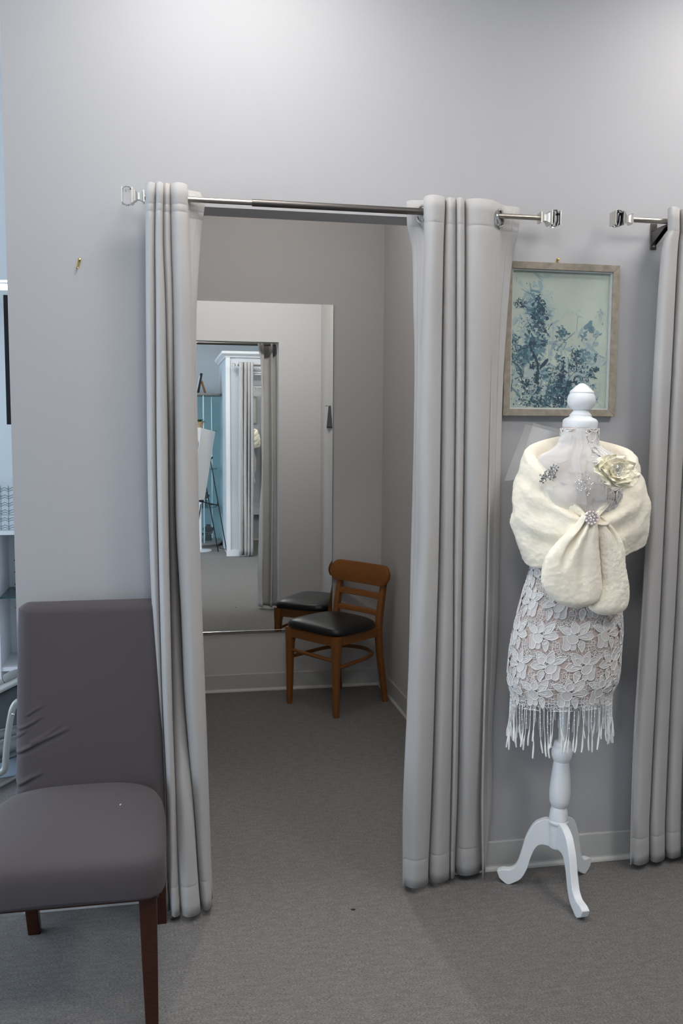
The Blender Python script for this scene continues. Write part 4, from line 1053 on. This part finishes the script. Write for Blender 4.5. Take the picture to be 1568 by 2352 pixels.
ceiling_light(1.95, REAR_Y, .60, .60, 'unseen square fill light panel added on the ceiling towards the white booth opposite', MT['fill_rear'])  # second added fill panel, also out of view
ceiling_light(.45, IN_Y, .60, .30, 'unseen fill light panel added on the ceiling inside the fitting room', MT['fill_in'])  # added fill, lifts the back and side walls of the fitting room
sp = thing('fill_spotlight', (.62, 1.95, CEIL), 'unseen white fill spotlight added inside the fitting room to brighten the doorway wall', 'spotlight')  # added lamp with housing, brightens the inner face of the doorway wall
aim = (Vector((.45, .12, 2.15))-Vector((.62, 1.95, 2.93))).normalized()
m = MB(); m.cyl((.62, 1.95, CEIL-.001), (.62, 1.95, 2.97), .012, n=14); m.lathe([(.001, -.06), (.035, -.058), (.04, -.04), (.042, .035), (.038, .035), (.036, .0), (.001, 0)], (.62, 1.95, 2.95), aim, 24); m.build('fill_spot_housing', MT['white'], sp)
ld = bpy.data.lights.new('fitting_room_fill_spot', 'SPOT'); ld.energy = SPOT_E; ld.spot_size = radians(115); ld.spot_blend = 1.0; ld.shadow_soft_size = .06; ld.color = (1, .965, .91)  # light of the added fill spot
lo = bpy.data.objects.new('fitting_room_fill_spot', ld); COL.objects.link(lo); lo.location = Vector((.62, 1.95, 2.95))+aim*.045; lo.rotation_euler = aim.to_track_quat('-Z', 'Y').to_euler()
pA, pB = fl(0, 665, CEIL), fl(0, 640, CEIL)
for (ya, yb) in ((640.5, 646.5), (649, 664.5)):
    q1, q2 = fl(10, ya, CEIL), fl(10, yb, CEIL)
    ceiling_light(q1.x-.05, (q1.y+q2.y)/2, 1.0, max(.12, abs(q1.y-q2.y)), 'far white ceiling light strip above the back of the shop, at the left edge' if ya < 648 else 'far wide white ceiling light panel at the left edge, nearer the far wall', MT['lampfar'])

# ------------------------------------------------------------------ what the mirror shows: the booth opposite
BYF = -3.175; BX0 = .692; BZT = 2.275
JX0, JX1, BZH = .93, 2.05, atm(595, 862, 7.65).z
b_ = MB(); b_.span((BX0, BYF-.10, 0), (JX0, BYF, BZT)); b_.span((JX1, BYF-.10, 0), (3.2, BYF, BZT)); b_.span((JX0, BYF-.10, BZH), (JX1, BYF, BZT)); struct(b_, 'wall_booth_front', MT['wall_booth'])
b_ = MB(); b_.span((BX0, YO, 0), (BX0+.08, BYF-.10, BZT)); struct(b_, 'wall_booth_side', MT['wall_booth'])
b_ = MB(); b_.span((3.12, YO, 0), (3.2, BYF-.10, BZT)); struct(b_, 'wall_booth_end', MT['wall_booth'])
b_ = MB()
prof = [(0, 0), (.018, 0), (.022, .012), (.05, .035), (.055, .042), (.055, .066), (0, .066)]
b_.rings([[(3.2, BYF+q, BZT+z-.005) for q, z in prof], [(BX0-q, BYF+q, BZT+z-.005) for q, z in prof], [(BX0-q, YO+.001, BZT+z-.005) for q, z in prof]])
struct(b_, 'trim_1', MT['white'])
b_ = MB(); b_.span((BX0-.012, BYF-.03, 0), (BX0+.035, BYF+.012, BZT)); struct(b_, 'trim_2', MT['white'])
b_ = MB()
for dz, dp in ((0, .010), (.022, .02), (.050, .03)): b_.span((JX0-.06, BYF+.0005, BZH+dz), (JX1+.06, BYF+dp, BZH+dz+.02))
struct(b_, 'trim_3', MT['white'])
b_ = MB(); b_.span((BX0-.012, BYF+.0005, 0), (JX0, BYF+.016, .075)); b_.span((JX1, BYF+.0005, 0), (3.2, BYF+.016, .075)); struct(b_, 'baseboard_booth', MT['white'])
baseboard('baseboard_booth', (BX0+.08, YO+.0005), (3.12, YO+.0005), (0, 1))
# its curtain
YB = BYF+.075; fo = [(548, 559), (559.5, 567.5), (568.5, 574.5), (575, 583)]
def oc(px, y): return atm(px, y, 2*(BACK-.006)-YB).x
zt_, zb_ = atm(560, 832, 7.57).z, .018; cols = []
for (l, r) in fo:
    w = r-l; cols += [(l+.05*w, .02), (l+.25*w, .055), (l+.6*w, .06), (r-.06*w, .045), (r+.2, .0)]
rs = []
for i in range(31):
    t = i/30; z = zt_+(zb_-zt_)*t; R = []
    for px, dy in cr(cols, 4):
        R.append((oc(px-1.5*t, 1000)+.003*sin(z*3+px), YB-.03+dy+.004*sin(z*2+px*.3), z))
    rs.append(R)
r = thing('curtain', (oc(566, 1000), YB, 0), 'pale curtain of the white booth opposite, seen only in the mirror', 'curtain', 'grey velvet curtains')
m = MB(); m.rings(rs, cap=False, closed=False); m.build('curtain_panel', MT['curtain'], r, solid=.003, angle=180)
zr = atm(560, 838, 7.57).z-.004
for px in (557, 567.8):
    g = MB(); g.torus((oc(px, 1000), YB, zr), (1, .7, 0), .024, .005); g.build('grommet', MT['chrome'], r)
r = thing('curtain_rod', (oc(600, 1000), YB, zr), 'nickel curtain rod of the booth opposite, seen only in the mirror', 'curtain rod', 'crystal ended curtain rods')
m = MB(); m.cyl((oc(546, 1000), YB, zr), (2.3, YB, zr), .010, n=16); m.build('rod_tube', MT['rod'], r)
finial(r, oc(546, 1000), -1, (0, YB, zr))
# mirror in the booth
r = thing('wall_mirror', (1.3, YO, .36), 'white framed mirror inside the booth opposite, seen only in the tall mirror', 'mirror')
R1 = Matrix.Rotation(radians(BOOTH_ROT), 3, 'Z'); zc0 = atm(585, 1166, 9.05).z; zc1 = 2.02
m = MB(); m.box((1.45, YO+.075, (zc0+zc1)/2), (1.25, .006, zc1-zc0), R1); m.build('mirror_glass', MT['mirror'], r, smooth=False)
m = MB(); m.box((1.45, YO+.062, zc0-.043), (1.35, .05, .085), R1); m.box((1.45, YO+.062, zc1+.03), (1.35, .05, .06), R1); m.build('mirror_frame', MT['white'], r, smooth=False)
# round glass display cabinet
cr_ = .34; yc = -4.23; xr_ = atm(508, 1000, 8.69).x; xc_ = xr_-cr_
cb = thing('display_cabinet', (xc_, yc, 0), 'round glass display cabinet with grey wooden discs, reflected in the tall mirror', 'cabinet')
ztp = atm(500, 905, 8.7).z
m = MB(); m.lathe([(.001, ztp-.03), (cr_, ztp-.03), (cr_+.012, ztp-.024), (cr_+.012, ztp-.006), (cr_+.006, ztp), (.001, ztp)], (xc_, yc, 0), (0, 0, 1), 64); m.build('top_disc', MT['topwood'], cb)
m = MB(); m.lathe([(.001, .02), (cr_-.03, .02), (cr_-.03, 0), (cr_-.025, 0), (cr_-.02, .03), (cr_+.004, .032), (cr_+.004, .06), (.001, .06)], (xc_, yc, 0), (0, 0, 1), 64); m.build('base_disc', MT['topwood'], cb)
m = MB(); 
rs = []
for z in (.061, ztp-.031):
    rs.append([(xc_+(cr_-.012)*cos(2*pi*j/64), yc+(cr_-.012)*sin(2*pi*j/64), z) for j in range(64)])
m.rings(rs, cap=False); m.build('glass_wall', MT['cabglass'], cb)
for py in (990, 1076, 1162):
    z = atm(490, py, 8.7).z; m = MB(); m.lathe([(.001, z-.004), (cr_-.05, z-.004), (cr_-.05, z+.004), (.001, z+.004)], (xc_, yc, 0), (0, 0, 1), 56); m.build('glass_shelf', MT['glass_edge'], cb)
for px, Yv in ((467.5, 4.46-yc-.30), (486.5, 4.46-yc+.18)):
    p = atm(px, 1000, Yv); m = MB(); m.cyl((p.x, p.y, .06), (p.x, p.y, ztp-.03), .008, n=12); m.build('post', MT['alu'], cb)
# frame on top of it
p0, p1, p2 = atm(452, 902, 8.68), atm(463, 858, 8.68), atm(468, 902, 8.75)
r = thing('easel_frame', (p0.x, yc, ztp), 'black easel-back photo frame standing on the display cabinet', 'photo frame')
zb2 = ztp+.002; hf = p1.z-zb2
def leanbar(x0, z0, x1, z1, w, y_, nm, m_):
    m = MB(); d = Vector((x1-x0, 0, z1-z0)).normalized(); nr = Vector((d.z, 0, -d.x))*w/2
    a = Vector((x0, y_, z0)); b = Vector((x1, y_, z1)); m.prism([a-nr, b-nr, b+nr, a+nr], (0, .16, 0)); return m.build(nm, m_, r, smooth=False)
leanbar(p0.x+.012, zb2, p1.x-.004, zb2+hf, .028, yc-.08, 'frame_panel', MT['black'])
leanbar(p0.x-.006, zb2+.02, p1.x-.026, zb2+hf-.03, .012, yc-.075, 'frame_mat', MT['board'])
leanbar(p1.x-.005, zb2+hf*.62, p2.x+.012, zb2+.004, .018, yc-.02, 'easel_strut', MT['wood'])
# plant on a stand behind the board (on the glass shelf)
pp = atm(458.5, 975, 8.12); zsh = atm(458, 985, 8.12).z; PY = mir((0, 8.12, 0)).y
r = thing('plant_stand', (pp.x, PY, 0), 'slim white plant stand half hidden behind the leaning white board, seen in the mirror', 'plant stand')
m = MB(); m.lathe([(.001, 0), (.13, 0), (.13, .012), (.02, .02), (.014, .04), (.014, zsh-.02), (.07, zsh-.012), (.07, zsh-.0005), (.001, zsh-.0005)], (pp.x, PY, 0), (0, 0, 1), 28); m.build('stand_column', MT['white'], r)
r = thing('potted_plant', (pp.x, PY, zsh), 'small green succulent in a beige pot just above the leaning board in the mirror', 'plant')
m = MB(); m.lathe([(.001, 0), (.030, 0), (.036, .005), (.043, .075), (.043, .085), (.036, .085), (.034, .06), (.001, .06)], (pp.x, PY, zsh), (0, 0, 1), 28); m.build('pot', MT['pot'], r)
m = MB(); rl = random.Random(2)
for k in range(26):
    a = k*2.4; el = .25+.9*(k/26); L = .055+.03*rl.random(); o_ = Vector((pp.x, PY, zsh+.07)); d = Vector((cos(a)*cos(el), sin(a)*cos(el), sin(el)))
    sd = Vector((-sin(a), cos(a), 0)); up = d.cross(sd); rs = []
    for t, w in ((0, .005), (.35, .011), (.7, .009), (1, .001)):
        c_ = o_+d*L*t+Vector((0, 0, -.012*t*t)); rs.append([c_+sd*w, c_+up*.003*(1-t), c_-sd*w, c_-up*.003])
    m.rings(rs)
m.build('leaves', MT['leaf'], r)
# jewellery busts and bottles in the cabinet
def bust(px, py, h, lab, nm='jewelry_bust', base=.0605, dy=.05):
    p = atm(px, py, 8.6); r = thing(nm, (p.x, yc+dy, base), lab, 'jewellery stand', 'black jewellery stands')
    m = MB(); w = h*.36; Y_ = yc+dy
    prof = [(0, .60), (.12, .62), (.30, .50), (.55, .78), (.72, 1.0), (.80, .92), (.86, .45), (1.0, .40)]
    rs = []
    for t, k in cr(prof, 4):
        rs.append([(p.x+w*k*cos(2*pi*j/20), Y_-.02*t+.030*(.6+.4*k)*sin(2*pi*j/20), base+h*t) for j in range(20)])
    m.rings(rs); m.build('bust_form', MT['blackmat'], r)
    m = MB(); q = [(p.x+w*.8*cos(a), Y_+.036, base+h*.66+h*.16*sin(a)) for a in [pi+pi*k/14 for k in range(15)]]; m.tube(q, .0022, 6)
    for k in range(3): m.sphere((p.x-.03+.03*k, Y_+.04, base+h*.42), .006, 8, 6)
    m.build('necklace', MT['silver'], r)
bust(479, 1232, .20, 'taller black velvet necklace bust on the base of the display cabinet')
bust(459, 1236, .13, 'shorter black velvet necklace bust beside the taller one in the cabinet', dy=.16)
zs3 = atm(490, 1162, 8.7).z+.0045
bust(471, 1150, .17, 'black velvet bust on the lowest glass shelf behind the easel board', base=zs3, dy=.0)
bust(456, 1156, .09, 'small black ring stand on the lowest glass shelf, nearest the curtain', base=zs3, dy=.15)
p = atm(476, 1155, 8.6); r = thing('glass_bottle', (p.x, yc+.1, zs3), 'slim clear glass bottle on the lowest glass shelf of the cabinet', 'bottle')
m = MB(); m.lathe([(.001, 0), (.012, 0), (.013, .01), (.013, .055), (.006, .068), (.006, .08), (.001, .08)], (p.x, yc+.1, zs3), (0, 0, 1), 18); m.build('bottle_body', MT['cabglass'], r)
m = MB(); m.lathe([(.007, .08), (.007, .10), (.001, .10)], (p.x, yc+.1, zs3), (0, 0, 1), 14); m.build('stopper', MT['alu'], r)
# easel with boards
ea = thing('display_easel', (.5, -3.4, 0), 'thin black wire easel in front of the display cabinet, reflected in the tall mirror', 'easel')
def mseg(pts, r_, nm):
    m = MB(); m.tube([atm(*q) for q in pts], r_, 8); m.build(nm, MT['black'], ea)
mseg([(521.8, 1273, 7.789), (483, 1056, 7.86)], .006, 'leg'); mseg([(501, 1267, 8.02), (472, 1110, 7.93)], .006, 'leg')
p = fl(450, 1250); mseg([(461, 1158, 7.80), (455, 1206, 7.80)], .006, 'leg')
mseg([(467, 1153, 7.74), (503, 1161, 7.80)], .006, 'ledge'); mseg([(501, 1258, 8.0), (520, 1262, 7.8)], .004, 'leg_brace'); mseg([(483, 1056, 7.86), (488, 1050, 7.8)], .008, 'clip')
mseg([(500, 1161, 7.79), (499, 1155, 7.76)], .005, 'ledge_stop'); mseg([(478, 1157, 7.76), (488, 1158, 7.77)], .011, 'ledge_clamp'); mseg([(454, 1149, 7.72), (467, 1151, 7.74)], .016, 'tray')
def panel(q, nm, lab, th, m_):
    P = [atm(*a) for a in q]; n_ = (P[1]-P[0]).cross(P[3]-P[0]).normalized()*th
    m = MB(); m.prism(P, n_); o = m.build(nm, m_, None, smooth=False); tag(o, lab, 'board', 'white boards on the easel')
panel([(461, 983, 7.66), (493, 991, 7.86), (468.5, 1147, 7.76), (440, 1150, 7.62)], 'display_board', 'leaning white board on the wire easel, its long slanted edge facing the cabinet', .008, MT['board'])
panel([(430, 984, 7.56), (460.5, 982, 7.645), (446, 1060, 7.60), (428, 1085, 7.55)], 'display_board', 'smaller pale board in front of the leaning one on the easel, nearest the curtain', .006, MT['white'])
# dark cloth on the side wall of the fitting room
z1 = mir(at(760, 938, 3.95)).z; z0 = mir(at(760, 983, 3.95)).z
r = thing('hanging_cloth', (XC, .52, z0), 'dark slate cloth hanging on the fitting room side wall, edge visible in the mirror', 'cloth')
m = MB(); rs = []
for i in range(13):
    t = i/12; z = z1+.02-(z1-z0+.02)*t; w = .05+.07*t; d = .003+.012*t**.8
    rs.append([(XC-.001-max(0, d*sin(pi*j/16)*(1+.25*sin(j*2.1))), .52-w+2*w*j/16, z) for j in range(17)]+[(XC-.0008, .52+w, z), (XC-.0008, .52-w, z)])
m.rings(rs); m.build('cloth_drape', MT['cloth'], r, angle=180)
m = MB(); m.cyl((XC, .52, z1+.015), (XC-.03, .52, z1+.02), .004, n=10); m.sphere((XC-.03, .52, z1+.02), .007, 10, 8); m.build('peg', MT['chrome'], r)

# ------------------------------------------------------------------ light: sky through the windows
w = bpy.data.worlds.new('world'); sc.world = w; w.use_nodes = True
bg = w.node_tree.nodes['Background']; bg.inputs['Color'].default_value = (.72, .84, 1, 1); bg.inputs['Strength'].default_value = 1.2
for i, (a, c_) in enumerate(wins):
    ld = bpy.data.lights.new('window_daylight', 'AREA'); ld.shape = 'RECTANGLE'; ld.size = 2.2; ld.size_y = c_-a-.1; ld.energy = WIN_E*(c_-a)/2.2; ld.color = (.72, .85, 1)
    lo = bpy.data.objects.new('window_daylight', ld); COL.objects.link(lo); lo.location = (WX+.06, (a+c_)/2, 1.5); lo.rotation_euler = (0, radians(-90), 0)
vs = sc.view_settings; vs.view_transform = 'Standard'; vs.look = 'None'; vs.gamma = 1; vs.use_curve_mapping = False; vs.exposure = EXPO
